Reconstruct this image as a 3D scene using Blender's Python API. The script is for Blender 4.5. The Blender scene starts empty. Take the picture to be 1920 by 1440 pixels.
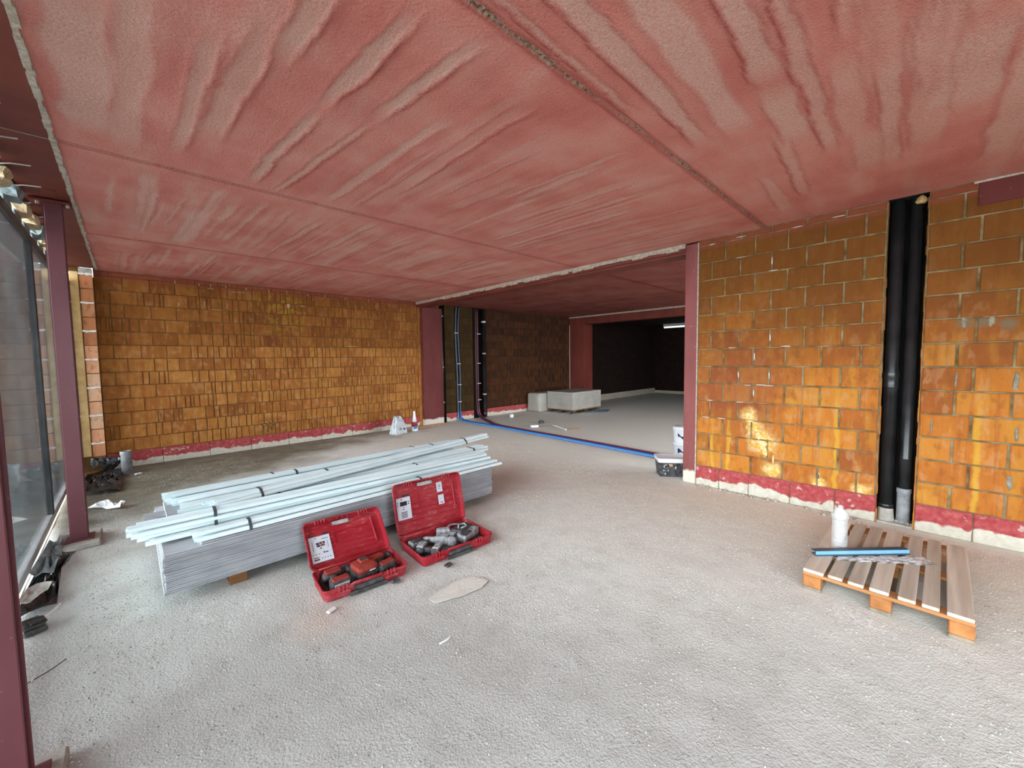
import bpy, bmesh, math, random
import numpy as np
from mathutils import Vector, Matrix
random.seed(7); rng = np.random.default_rng(11)
S = bpy.context.scene
col = S.collection

# ------------------------------------------------------------------ camera
CAM_H = 1.6
f_px, pitch, roll, yaw = 750.6, 0.06182, -0.01343, 0.76397
F = Vector((math.sin(yaw)*math.cos(pitch), math.cos(yaw)*math.cos(pitch), -math.sin(pitch)))
Rt = Vector((math.cos(yaw), -math.sin(yaw), 0)); Up = Rt.cross(F)
A = Rt*math.cos(roll) + Up*math.sin(roll); B = -Rt*math.sin(roll) + Up*math.cos(roll)
cd = bpy.data.cameras.new('camera'); cam = bpy.data.objects.new('camera', cd); col.objects.link(cam)
cd.sensor_width = 36; cd.lens = f_px/1920*36; cd.clip_start = .02; cd.clip_end = 200
cam.matrix_world = Matrix(((A.x, B.x, -F.x, 0), (A.y, B.y, -F.y, 0), (A.z, B.z, -F.z, CAM_H), (0, 0, 0, 1)))
S.camera = cam

# ------------------------------------------------------------------ sky and exposure
w = bpy.data.worlds.new('overcast_sky'); S.world = w; w.use_nodes = True
nt = w.node_tree; bg = nt.nodes['Background']
tc = nt.nodes.new('ShaderNodeTexCoord'); sp = nt.nodes.new('ShaderNodeSeparateXYZ')
rp = nt.nodes.new('ShaderNodeValToRGB')
nt.links.new(tc.outputs['Generated'], sp.inputs[0]); nt.links.new(sp.outputs['Z'], rp.inputs[0])
rp.color_ramp.elements[0].position = 0.0; rp.color_ramp.elements[0].color = (.86, .93, 1, 1)
rp.color_ramp.elements[1].position = 1.0; rp.color_ramp.elements[1].color = (1, 1, 1, 1)
nt.links.new(rp.outputs[0], bg.inputs['Color']); bg.inputs['Strength'].default_value = 5.0
S.view_settings.view_transform = 'Standard'; S.view_settings.look = 'None'
S.view_settings.exposure = 1.74; S.view_settings.gamma = 1; S.view_settings.use_curve_mapping = False
def portal(name, loc, rot, sx, sy):
    l = bpy.data.lights.new(name, 'AREA'); l.shape = 'RECTANGLE'; l.size = sx; l.size_y = sy
    l.cycles.is_portal = True
    o = bpy.data.objects.new(name, l); col.objects.link(o); o.location = loc; o.rotation_euler = rot
portal('daylight_portal_side', (-.72, 2.6, 1.5), (0, -math.pi/2, 0), 2.8, 12.2)
portal('added_portal_far', (8.15, -.22, 1.5), (math.pi/2, 0, 0), 5.4, 3.0)  # unseen opening added to the far room to brighten its floor
portal('daylight_portal_rear', (.15, -3.55, 1.5), (math.pi/2, 0, 0), 1.5, 3.0)

# ------------------------------------------------------------------ helpers
H, XR, YB, XF = 3.0, 5.09, 8.604, -.26
X2, X3, YR = 11.0, 17.2, -3.5
class MB:
    def __init__(s): s.v = []; s.f = []; s.m = []
    def add(s, vs, fs, mi=0, M=None):
        n = len(s.v)
        s.v += [tuple(M @ Vector(p)) if M is not None else tuple(p) for p in vs]
        s.f += [tuple(i+n for i in f) for f in fs]; s.m += [mi]*len(fs)
        return s
    def box(s, x0, y0, z0, x1, y1, z1, mi=0, M=None, c=0.0):
        if c <= 0:
            vs = [(x, y, z) for z in (z0, z1) for y in (y0, y1) for x in (x0, x1)]
            return s.add(vs, [(0,2,3,1), (4,5,7,6), (0,1,5,4), (2,6,7,3), (0,4,6,2), (1,3,7,5)], mi, M)
        b = bmesh.new(); bmesh.ops.create_cube(b, size=1)
        for v in b.verts: v.co = Vector((x0+(v.co.x+.5)*(x1-x0), y0+(v.co.y+.5)*(y1-y0), z0+(v.co.z+.5)*(z1-z0)))
        bmesh.ops.bevel(b, geom=b.edges[:], offset=c, segments=2 if c > .008 else 1, affect='EDGES', profile=.6)
        return s.addbm(b, mi, M)
    def addbm(s, b, mi=0, M=None):
        b.verts.index_update()
        s.add([v.co.copy() for v in b.verts], [[v.index for v in f.verts] for f in b.faces], mi, M); b.free(); return s
    def tube(s, path, r, n=10, mi=0, M=None, caps=True):
        P = [Vector(p) for p in path]; rr = r if isinstance(r, (list, tuple)) else [r]*len(P)
        vs = []; fs = []; up = None
        for i, p in enumerate(P):
            t = (P[min(i+1, len(P)-1)] - P[max(i-1, 0)]).normalized()
            if t.length == 0: t = Vector((0, 0, 1))
            if up is None:
                up = Vector((0, 0, 1)) if abs(t.z) < .9 else Vector((1, 0, 0))
            u = (up - t*up.dot(t)).normalized(); up = u; v = t.cross(u)
            for k in range(n):
                a = 2*math.pi*k/n; vs.append(p + (u*math.cos(a) + v*math.sin(a))*rr[i])
        for i in range(len(P)-1):
            for k in range(n):
                fs.append((i*n+k, i*n+(k+1) % n, (i+1)*n+(k+1) % n, (i+1)*n+k))
        if caps: fs += [tuple(range(n-1, -1, -1)), tuple((len(P)-1)*n+k for k in range(n))]
        return s.add(vs, fs, mi, M)
    def lathe(s, prof, n=20, mi=0, M=None, sx=1, sy=1):
        return s.tube([(0, 0, z) for r, z in prof], [r for r, z in prof], n, mi, M, caps=False) if False else s._lathe(prof, n, mi, M, sx, sy)
    def _lathe(s, prof, n, mi, M, sx, sy):
        vs = []; fs = []
        for r, z in prof:
            for k in range(n):
                a = 2*math.pi*k/n; vs.append((r*math.cos(a)*sx, r*math.sin(a)*sy, z))
        for i in range(len(prof)-1):
            for k in range(n): fs.append((i*n+k, i*n+(k+1) % n, (i+1)*n+(k+1) % n, (i+1)*n+k))
        fs += [tuple(range(n-1, -1, -1)), tuple((len(prof)-1)*n+k for k in range(n))]
        return s.add(vs, fs, mi, M)
    def mesh(s, name, mats, smooth=False):
        me = bpy.data.meshes.new(name); me.from_pydata(s.v, [], s.f)
        for m in (mats if isinstance(mats, (list, tuple)) else [mats]): me.materials.append(m)
        if any(s.m): me.polygons.foreach_set('material_index', s.m)
        if smooth: me.polygons.foreach_set('use_smooth', [True]*len(s.f))
        me.update(); return me
    def build(s, name, mats, parent=None, smooth=False, loc=None, rot=None):
        return link(name, s.mesh(name, mats, smooth), parent, loc, rot)
def link(name, me, parent=None, loc=None, rot=None):
    o = bpy.data.objects.new(name, me); col.objects.link(o)
    if parent is not None: o.parent = parent
    if loc is not None: o.location = loc
    if rot is not None: o.rotation_euler = rot
    return o
def tag(o, label, cat, group=None, kind=None):
    o['label'] = label; o['category'] = cat
    if group: o['group'] = group
    if kind: o['kind'] = kind
    return o
def thing(name, label, cat, loc=(0, 0, 0), rz=0, group=None):
    return tag(link(name, None, None, loc, (0, 0, rz)), label, cat, group)
def struct(o, label=None):
    o['kind'] = 'structure'
    if label: o['label'] = label
    return o
def empty_struct(name, label=None, loc=(0, 0, 0)):
    return struct(link(name, None, None, loc), label)
def RZ(a): return Matrix.Rotation(a, 4, 'Z')
def TR(x, y, z): return Matrix.Translation((x, y, z))

# numpy value noise
def vnoise(x, y, seed=0):
    xi = np.floor(x).astype(np.int64); yi = np.floor(y).astype(np.int64); xf = x-xi; yf = y-yi
    def h(a, b):
        n = (a*374761393 + b*668265263 + seed*974634777) & 0x7fffffff
        n = ((n ^ (n >> 13))*1274126177) & 0x7fffffff
        return ((n ^ (n >> 16)) & 0xffff)/65535.0
    u = xf*xf*(3-2*xf); v = yf*yf*(3-2*yf)
    return (h(xi, yi)*(1-u)+h(xi+1, yi)*u)*(1-v) + (h(xi, yi+1)*(1-u)+h(xi+1, yi+1)*u)*v
def fbm(x, y, o=4, seed=0):
    t = 0; a = .5; s = 0
    for i in range(o): t = t+a*vnoise(x*2**i, y*2**i, seed+i*17); s += a; a *= .5
    return t/s

# ------------------------------------------------------------------ materials
class G:                                             # tiny node graph helper
    def __init__(s, name, rough=.7, metal=0, spec=.3):
        s.m = bpy.data.materials.new(name); s.m.use_nodes = True; s.t = s.m.node_tree
        s.b = s.t.nodes['Principled BSDF']; s.b.inputs['Roughness'].default_value = rough
        s.b.inputs['Metallic'].default_value = metal; s.b.inputs['Specular IOR Level'].default_value = spec
        g = s.t.nodes.new('ShaderNodeNewGeometry'); s.pos = g.outputs['Position']
        s.obj = s.t.nodes.new('ShaderNodeTexCoord').outputs['Object']
        s.rnd = s.t.nodes.new('ShaderNodeObjectInfo').outputs['Random']
        s.xyz = s.t.nodes.new('ShaderNodeSeparateXYZ'); s.t.links.new(s.pos, s.xyz.inputs[0])
        s.X, s.Y, s.Z = s.xyz.outputs
    def ln(s, a, b):
        if isinstance(a, (int, float)): b.default_value = a
        elif isinstance(a, tuple): b.default_value = a if len(a) == 4 else (*a, 1)
        else: s.t.links.new(a, b)
    def noise(s, scale=5, stretch=(1, 1, 1), detail=4, vec=None, dist=0, out=0, off=None):
        mp = s.t.nodes.new('ShaderNodeMapping'); mp.inputs['Scale'].default_value = stretch
        s.ln(vec or s.pos, mp.inputs[0])
        if off is not None: s.ln(off, mp.inputs['Location'])
        n = s.t.nodes.new('ShaderNodeTexNoise'); n.inputs['Scale'].default_value = scale
        n.inputs['Detail'].default_value = detail; n.inputs['Distortion'].default_value = dist
        s.ln(mp.outputs[0], n.inputs['Vector']); return n.outputs[out]
    def vor(s, scale=50, vec=None):
        n = s.t.nodes.new('ShaderNodeTexVoronoi'); n.inputs['Scale'].default_value = scale
        s.ln(vec or s.pos, n.inputs['Vector']); return n.outputs['Distance']
    def math(s, op, a, b=0, c=None, clamp=False):
        n = s.t.nodes.new('ShaderNodeMath'); n.operation = op; n.use_clamp = clamp
        s.ln(a, n.inputs[0]); s.ln(b, n.inputs[1])
        if c is not None: s.ln(c, n.inputs[2])
        return n.outputs[0]
    def step(s, v, a, b):
        n = s.t.nodes.new('ShaderNodeMapRange'); n.interpolation_type = 'SMOOTHSTEP'
        s.ln(v, n.inputs['Value']); n.inputs['From Min'].default_value = a; n.inputs['From Max'].default_value = b
        return n.outputs[0]
    def ramp(s, v, stops):
        n = s.t.nodes.new('ShaderNodeValToRGB'); e = n.color_ramp.elements
        while len(e) < len(stops): e.new(.5)
        for el, (p, c) in zip(e, stops): el.position = p; el.color = (*c, 1)
        s.ln(v, n.inputs[0]); return n.outputs[0]
    def mix(s, f, a, b, mode='MIX'):
        n = s.t.nodes.new('ShaderNodeMix'); n.data_type = 'RGBA'; n.blend_type = mode
        s.ln(f, n.inputs['Factor']); s.ln(a, n.inputs['A']); s.ln(b, n.inputs['B']); return n.outputs['Result']
    def attr(s, name):
        n = s.t.nodes.new('ShaderNodeAttribute'); n.attribute_name = name; return n.outputs['Fac']
    def near(s, p, r0, r1):                          # 1 near a point of the place, 0 away from it
        n = s.t.nodes.new('ShaderNodeVectorMath'); n.operation = 'DISTANCE'
        s.ln(s.pos, n.inputs[0]); n.inputs[1].default_value = p
        d = s.math('ADD', n.outputs['Value'], s.math('MULTIPLY', s.math('SUBTRACT', s.noise(14), .5), r1*1.1))
        return s.step(d, r1, r0)
    def color(s, c): s.ln(c, s.b.inputs['Base Color']); return s
    def rough(s, c): s.ln(c, s.b.inputs['Roughness']); return s
    def bump(s, h, strength=.4, dist=.01):
        n = s.t.nodes.new('ShaderNodeBump'); n.inputs['Strength'].default_value = strength
        n.inputs['Distance'].default_value = dist; s.ln(h, n.inputs['Height'])
        s.ln(n.outputs[0], s.b.inputs['Normal']); return s
def pm(name, c1, c2, scale=8, rough=.7, bump=.2, bs=60, metal=0, spec=.3, stretch=(1, 1, 1), dist=.004, vec='obj', rv=0):
    g = G(name, rough, metal, spec); v = g.obj if vec == 'obj' else g.pos
    n = g.noise(scale, stretch, 5, v)
    c = g.ramp(n, [(.3, c1), (.7, c2)])
    if rv: c = g.mix(1, c, g.ramp(g.rnd, [(0, (1-rv,)*3), (1, (1+rv,)*3)]), 'MULTIPLY')
    g.color(c)
    if bump: g.bump(g.noise(bs, stretch, 4, v), bump, dist)
    return g.m

# red paint washes over the plinth and steel
RED1, RED2, PALE = (.40, .075, .07), (.27, .045, .045), (.60, .50, .42)

def mk_ceiling(name='red_washed_concrete', k=1.0):
    g = G(name, 1.0, 0, .03)
    p, r = g.attr('pale'), g.attr('ridge')
    n = g.noise(2.2, (1, 1, 1), 5); fine = g.noise(220, (1, 1, 1), 2)
    base = g.ramp(n, [(.3, (.56, .175, .145)), (.5, (.64, .235, .195)), (.75, (.68, .32, .27))])
    gr = g.step(g.noise(90, (1, 1, 1), 4), .40, .58)
    c = g.mix(g.math('MULTIPLY', g.math('MULTIPLY', p, g.math('ADD', g.math('MULTIPLY', gr, .45), .5)), .9), base, (.66, .47, .39))
    c = g.mix(g.math('MULTIPLY', r, .85), c, (.33, .052, .046))
    c = g.mix(g.math('MULTIPLY', g.step(fine, .55, .75), .35), c, (.80, .55, .48))
    c = g.mix(g.math('MULTIPLY', g.step(fine, .45, .25), .35), c, (.40, .11, .09))
    c = g.mix(g.attr('seam'), c, g.ramp(g.noise(60), [(.4, (.12, .075, .05)), (.6, (.48, .41, .31))]))
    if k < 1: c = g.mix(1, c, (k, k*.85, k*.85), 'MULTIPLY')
    g.color(c); h = g.math('ADD', g.math('MULTIPLY', fine, .5), g.noise(60, (1, 1, 1), 3))
    g.bump(h, .9, .010); return g.m
M_ceil = mk_ceiling(); M_ceil2 = mk_ceiling('shaded_washed_concrete', .40)  # second copy is darkened: shade beyond the beam put into the colour

def mk_floor():
    g = G('dusty_screed', .9, 0, .15)
    big = g.noise(.9, (1, 1, 1), 5); mid = g.noise(5, (1, 1, 1), 6); fine = g.noise(70, (1, 1, 1), 4); sp_ = g.noise(170, (1, 1, 1), 2)
    c = g.ramp(big, [(.3, (.52, .52, .47)), (.5, (.60, .615, .585)), (.7, (.60, .635, .615))])
    c = g.mix(g.math('MULTIPLY', g.step(mid, .45, .7), .35), c, (.68, .70, .68))
    c = g.mix(g.math('MULTIPLY', g.step(mid, .5, .3), .35), c, (.38, .36, .31))
    c = g.mix(g.math('MULTIPLY', g.step(fine, .58, .72), .35), c, (.76, .77, .74))
    c = g.mix(g.math('MULTIPLY', g.step(fine, .42, .3), .40), c, (.30, .29, .26))
    c = g.mix(g.math('MULTIPLY', g.step(sp_, .62, .7), .40), c, (.22, .21, .19))
    vs_ = g.vor(38, g.noise(9, out=1) if False else None); c = g.mix(g.math('MULTIPLY', g.step(vs_, .14, .08), .18), c, (.24, .23, .20))
    c = g.mix(g.math('MULTIPLY', g.step(g.noise(120), .56, .68), .35), c, (.80, .82, .80)); c = g.mix(g.math('MULTIPLY', g.step(g.noise(105), .46, .34), .45), c, (.22, .21, .19))
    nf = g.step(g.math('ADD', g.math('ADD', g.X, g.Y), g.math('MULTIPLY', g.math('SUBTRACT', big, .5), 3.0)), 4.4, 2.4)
    c = g.mix(g.math('MULTIPLY', nf, .55), c, (.40, .425, .415))  # foreground darkened to tone down the light falling there
    mid_lift = g.step(g.math('ADD', g.X, g.math('MULTIPLY', g.math('SUBTRACT', mid, .5), 1.0)), 1.2, 3.2)
    c = g.mix(g.math('MULTIPLY', mid_lift, .5), c, (.80, .80, .76))  # floor past the foreground paled to add brightness the light lacks
    # warm beige dust beyond the board stack and through the opening, strengthened to brighten the floor there
    warm = g.step(g.math('ADD', g.X, g.math('MULTIPLY', g.math('SUBTRACT', mid, .5), 1.2)), 2.6, 4.6)
    c = g.mix(g.math('MULTIPLY', warm, .75), c, (.76, .75, .66))
    # damp olive-brown corner at the back left
    d = g.math('ADD', g.math('SUBTRACT', g.Y, g.math('MULTIPLY', g.X, .55)), g.math('MULTIPLY', g.math('SUBTRACT', g.noise(1.6), .5), 2.2))
    damp = g.step(d, 5.2, 6.8)
    c = g.mix(g.math('MULTIPLY', damp, .85), c, g.ramp(mid, [(.35, (.075, .062, .03)), (.7, (.17, .145, .085))]))
    # white powder spilled beside the pallet
    pw = g.near((3.13, .30, 0), .02, .17); pw = g.math('MULTIPLY', pw, g.step(g.noise(45), .46, .56))
    c = g.mix(pw, c, (.85, .86, .86))
    pw2 = g.math('MULTIPLY', g.near((3.05, .16, 0), .02, .14), g.step(g.noise(55), .5, .58)); c = g.mix(pw2, c, (.85, .86, .86))
    pk = g.math('MULTIPLY', g.near((.80, 2.55, 0), .02, .3), .35); c = g.mix(pk, c, (.60, .36, .27))
    g.color(c)
    h = g.math('ADD', g.math('MULTIPLY', g.noise(115), .9), g.math('ADD', fine, g.math('MULTIPLY', g.noise(14), .9)))
    g.bump(h, .5, .010); g.rough(g.mix(damp, (.92,)*3, (.6,)*3)); return g.m
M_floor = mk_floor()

def mk_brick(name, stops, yellow, deep, side=False, red_top=False):
    g = G(name, .8, 0, .2)
    off = g.t.nodes.new('ShaderNodeCombineXYZ'); g.ln(g.math('MULTIPLY', g.rnd, 37.0), off.inputs[0]); g.ln(g.math('MULTIPLY', g.rnd, 11.0), off.inputs[2])
    n1 = g.noise(4.5, (1, 1, 1), 4, g.obj, off=off.outputs[0]); n2 = g.noise(9, (1, 1, .25), 4)
    v = g.math('ADD', g.math('MULTIPLY', n1, .45), g.math('MULTIPLY', g.rnd, .6))
    c = g.ramp(v, stops)
    c = g.mix(g.math('MULTIPLY', g.step(n2, .5, .68), yellow), c, (.52, .27, .03))
    ns = g.noise(16, (1, 1, .5), 5); c = g.mix(g.math('MULTIPLY', g.step(ns, .52, .66), .4), c, (.50, .27, .12)); c = g.mix(g.math('MULTIPLY', g.step(ns, .46, .34), .4), c, (.20, .07, .02))
    stripe = g.noise(26, (1, 1, .04), 2)
    c = g.mix(g.math('MULTIPLY', g.step(stripe, .56, .68), deep), c, (.30, .075, .022))
    if side:
        # reddish darker blocks near the middle height, brighter ones low down
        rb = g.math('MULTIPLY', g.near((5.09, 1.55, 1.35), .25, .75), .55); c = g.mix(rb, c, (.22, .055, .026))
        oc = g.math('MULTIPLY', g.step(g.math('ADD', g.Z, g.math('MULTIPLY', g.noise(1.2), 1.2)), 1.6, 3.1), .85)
        c = g.mix(oc, c, (.115, .040, .005))  # upper blocks ochre-brown, with shade towards the ceiling painted in
        for p, r in (((5.09, 1.27, .63), .19), ((5.09, 1.40, .93), .12), ((5.09, 1.17, .33), .12), ((5.09, .75, .27), .10), ((5.09, .42, .27), .10), ((5.09, 1.36, .80), .12)):
            k = g.math('MULTIPLY', g.near(p, r*.2, r), .9); c = g.mix(k, c, g.ramp(g.noise(30), [(.4, (.66, .38, .05)), (.6, (.74, .60, .32))]))
        for yy, zz in ((1.80, .55), (1.62, .6), (-.3, .9), (.62, .9)):
            s_ = g.math('ABSOLUTE', g.math('SUBTRACT', g.math('ADD', g.Y, g.math('MULTIPLY', g.noise(7), .07)), yy+.035))
            k = g.math('MULTIPLY', g.step(s_, .03, .006), g.step(g.Z, zz+.55, zz-.1)); c = g.mix(g.math('MULTIPLY', k, .6), c, (.60, .36, .04))
        sc = g.math('MULTIPLY', g.near((5.09, .42, 1.42), .05, .3), g.step(g.noise(28, (1, 1, 3)), .60, .66)); c = g.mix(g.math('MULTIPLY', sc, .7), c, (.10, .07, .04))
        for yy, zz in ((-.19, 1.86), (-.29, 1.86), (-.42, 1.83)):
            k = g.math('MULTIPLY', g.near((5.09, yy, zz), .01, .07), .8); c = g.mix(k, c, (.16, .13, .08))
    else:
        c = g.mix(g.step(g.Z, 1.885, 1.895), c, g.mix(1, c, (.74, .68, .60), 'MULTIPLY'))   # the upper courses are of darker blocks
        k = g.math('MULTIPLY', g.near((1.85, 8.6, .42), .03, .22), g.step(g.noise(30), .48, .56)); c = g.mix(k, c, (.07, .05, .02))
        k = g.math('MULTIPLY', g.near((2.2, 8.6, 2.62), .1, .7), g.step(g.noise(11), .5, .6)); c = g.mix(g.math('MULTIPLY', k, .6), c, (.34, .22, .02))
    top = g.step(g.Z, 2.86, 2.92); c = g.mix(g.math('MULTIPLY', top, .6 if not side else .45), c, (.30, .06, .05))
    g.color(c); g.bump(g.math('ADD', g.noise(40, (1, 1, .5), 4), g.math('MULTIPLY', stripe, .5)), .35, .005)
    return g.m
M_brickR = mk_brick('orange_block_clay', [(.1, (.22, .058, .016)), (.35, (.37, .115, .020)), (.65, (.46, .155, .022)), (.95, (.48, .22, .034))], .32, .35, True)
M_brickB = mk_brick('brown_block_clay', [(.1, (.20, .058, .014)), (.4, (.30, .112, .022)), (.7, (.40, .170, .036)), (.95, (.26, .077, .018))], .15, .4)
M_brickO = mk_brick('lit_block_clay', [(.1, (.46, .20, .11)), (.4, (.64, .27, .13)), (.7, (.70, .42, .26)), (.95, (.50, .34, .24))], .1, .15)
M_mort = pm('olive_mortar', (.09, .055, .016), (.29, .22, .12), 9, .9, .5, 40, vec='pos')
M_mortF = pm('black_brown_mortar', (.02, .008, .003), (.04, .018, .006), 9, .9, .5, 40, vec='pos')  # darkened with the painted shade of the far wall
M_mortB = pm('brown_mortar', (.10, .045, .012), (.20, .10, .03), 9, .9, .5, 40, vec='pos')
M_mortW = pm('white_mortar', (.60, .57, .52), (.82, .80, .76), 9, .9, .6, 60)
def mk_plinth():
    g = G('red_brushed_plinth', .85, 0, .2); n = g.noise(5); n3 = g.noise(22)
    c = g.ramp(n3, [(.3, (.30, .040, .045)), (.55, (.38, .07, .072)), (.8, (.46, .15, .13))])
    e = g.math('ADD', g.Z, g.math('MULTIPLY', g.math('SUBTRACT', n, .5), .22))
    w_ = g.ramp(n3, [(.3, (.50, .46, .38)), (.7, (.62, .59, .50))])
    c = g.mix(g.step(e, .105, .085), c, w_)
    c = g.mix(g.math('MULTIPLY', g.step(g.noise(13), .62, .68), .55), c, w_)
    g.color(c); g.bump(g.noise(50), .4, .005); return g.m
M_plinth = mk_plinth()
def mk_steel(name, a, b, c_, rough=.5, base_white=False):
    g = G(name, rough, 0, .4); n = g.noise(3, (1, 1, .35)); n3 = g.noise(30)
    c = g.ramp(n, [(.3, a), (.7, b)]); c = g.mix(g.math('MULTIPLY', g.step(n3, .68, .74), .4), c, c_)
    if base_white:
        e = g.math('ADD', g.Z, g.math('MULTIPLY', g.math('SUBTRACT', g.noise(6), .5), .12)); c = g.mix(g.step(e, .17, .13), c, (.62, .58, .50))
        k = g.math('MULTIPLY', g.step(g.noise(8, (1, 1, 5)), .70, .72), .35); c = g.mix(k, c, (.45, .28, .27))
    g.color(c); g.bump(g.noise(45), .25, .003); return g.m
M_pillar = mk_steel('dusty_red_pillar', (.19, .050, .048), (.27, .085, .080), (.42, .22, .20), .8, True)
M_steel = mk_steel('maroon_primer', (.10, .026, .034), (.15, .044, .055), (.40, .25, .27), .38)
M_soffit = mk_steel('red_oxide_soffit', (.13, .022, .014), (.19, .036, .022), (.12, .04, .03), .6)
M_conc = pm('grey_concrete', (.30, .28, .25), (.50, .48, .43), 14, .9, .6, 60, vec='pos')
M_concL = pm('pale_grout', (.34, .27, .21), (.56, .50, .42), 26, .9, .8, 70, vec='pos', dist=.01)
M_blackp = pm('black_pipe', (.006, .007, .008), (.02, .022, .024), 6, .28, .1, 60, spec=.5, vec='pos')
M_blackd = pm('dusty_black_plastic', (.02, .02, .022), (.10, .10, .10), 20, .5, .2, 60, vec='pos')
M_greyp = pm('grey_pipe', (.16, .17, .18), (.34, .35, .36), 14, .5, .2, 50, vec='pos')
M_dark = pm('dark_cavity', (.008, .006, .005), (.02, .015, .012), 8, .95, .2, vec='pos')
M_olive = pm('olive_stained_wall', (.02, .01, .002), (.035, .018, .004), 3, .9, .3, 40, vec='pos')
M_white = pm('white_plastic', (.72, .74, .76), (.82, .84, .86), 8, .4, .05)
M_prof = pm('pale_blue_white_profile', (.68, .83, .86), (.78, .90, .93), 5, .35, .03, 30, spec=.45, rv=.07)
M_strap = pm('dark_strap', (.03, .045, .05), (.06, .08, .09), 9, .5, 0)
def mk_board():
    g = G('grey_board_edge', .8, 0, .2); c = g.ramp(g.noise(5, (1, 1, 3), 4), [(.3, (.31, .33, .36)), (.7, (.42, .445, .475))])
    c = g.mix(1, c, g.ramp(g.rnd, [(0, (.86,)*3), (1, (1.08,)*3)]), 'MULTIPLY'); g.color(c); g.bump(g.noise(60), .2, .002); return g.m
M_board = mk_board()
M_bend = pm('white_gypsum_core', (.78, .78, .76), (.88, .88, .86), 20, .9, .4, 60, vec='pos')
def mk_wood(name, a, b, ax=(1, .08, 1), dark=(.10, .07, .05)):
    g = G(name, .85, 0, .15); n = g.noise(18, ax, 5, g.obj); c = g.ramp(n, [(.3, a), (.7, b)])
    c = g.mix(1, c, g.ramp(g.rnd, [(0, (.82,)*3), (1, (1.12,)*3)]), 'MULTIPLY')
    c = g.mix(g.math('MULTIPLY', g.step(g.noise(5, ax), .60, .72), .5), c, dark)
    g.color(c); g.bump(g.noise(60, ax, 4, g.obj), .5, .004); return g.m
M_slat = mk_wood('weathered_slat', (.42, .35, .28), (.66, .59, .50), (.05, 1, 1), (.12, .11, .10))
M_block = mk_wood('orange_wood_block', (.32, .125, .04), (.48, .21, .08), (.12, 1, 1), (.22, .12, .06))
M_cross = mk_wood('orange_edge_board', (.36, .16, .06), (.50, .26, .12), (1, .08, 1), (.25, .15, .08))
def mk_redcase():
    g = G('dusty_red_plastic', .5, 0, .4); n = g.noise(4, (1, 1, 1), 5); f = g.noise(60, (.3, 1, 1), 3)
    c = g.ramp(n, [(.3, (.29, .008, .018)), (.7, (.34, .018, .030))])
    c = g.mix(g.math('MULTIPLY', g.step(n, .42, .62), g.math('MULTIPLY', g.step(f, .4, .7), .35)), c, (.42, .18, .18))
    c = g.mix(g.math('MULTIPLY', g.step(f, .60, .72), .3), c, (.50, .26, .25))
    g.color(c); return g.m
M_red = mk_redcase()
M_redt = pm('dusty_red_tool', (.24, .018, .012), (.30, .055, .040), 20, .5, .1, 60)
M_blkt = pm('dusty_black_tool', (.018, .018, .02), (.10, .10, .105), 26, .5, .2, 60)
M_gryt = pm('plaster_dusted_tool', (.10, .11, .125), (.46, .48, .50), 26, .8, .3, 60)
M_lab = pm('white_label', (.50, .54, .62), (.58, .62, .68), 8, .5, 0)
M_ink = pm('label_ink', (.02, .02, .025), (.05, .04, .05), 8, .5, 0)
M_inkr = pm('label_brown_ink', (.12, .03, .03), (.2, .06, .05), 8, .5, 0)
M_slot = pm('grey_handle_inner', (.30, .30, .31), (.50, .50, .50), 12, .6, .1)
def mk_cond(name, c, shaded):
    g = G(name, .38, 0, .35); g.color(g.mix(g.step(g.Z, .12, .30), c, shaded)); return g.m  # colour darkens above the floor: shade on the risers painted in
M_blue = mk_cond('blue_conduit', (.03, .14, .42), (.045, .06, .10))
M_blue2 = mk_cond('light_blue_conduit', (.08, .25, .58), (.06, .08, .12))
M_hred = mk_cond('dark_red_conduit', (.25, .03, .05), (.10, .02, .03))
M_viol = mk_cond('violet_conduit', (.08, .04, .13), (.05, .015, .03))
M_bluep = pm('light_blue_profile', (.16, .38, .66), (.22, .46, .74), 8, .3, 0)
M_navy = pm('dark_slate_face', (.035, .07, .11), (.06, .10, .15), 8, .4, 0)
M_foil = pm('crumpled_clear_film', (.42, .42, .42), (.75, .76, .78), 40, .25, .9, 30, dist=.02, spec=.6)
M_paper = pm('pale_paper', (.60, .59, .54), (.70, .69, .64), 8, .8, .2, 30)
M_stack = pm('pale_wrapped_board', (.34, .32, .28), (.44, .415, .37), 3, .8, .2, 20, vec='pos')
M_yell = pm('yellow_insulation', (.42, .25, .09), (.60, .42, .20), 8, .9, .3, 40, vec='pos')
M_rough = pm('broken_wood_and_foam', (.50, .35, .18), (.78, .66, .46), 20, .9, .8, 40, vec='pos', dist=.02)
M_teal = pm('torn_blue_grey_film', (.20, .26, .28), (.38, .46, .47), 20, .7, .8, 40, vec='pos', dist=.02)
M_wire = pm('grey_wire', (.35, .33, .33), (.5, .48, .48), 8, .5, 0)
M_film = pm('black_plastic_film', (.008, .008, .009), (.03, .03, .035), 8, .22, .6, 16, dist=.03, spec=.6)
M_alu = pm('grey_window_frame', (.42, .44, .45), (.55, .57, .58), 8, .4, .1, metal=.3)
M_blkf = pm('black_window_frame', (.02, .022, .025), (.045, .05, .055), 8, .35, .1)
M_ground = pm('outdoor_ground', (.16, .17, .16), (.26, .27, .25), 1, .95, .4, 20, vec='pos')
M_far = pm('grey_green_hedge', (.05, .075, .04), (.14, .17, .12), 6, .95, .6, 8, vec='pos', dist=.05)

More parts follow.
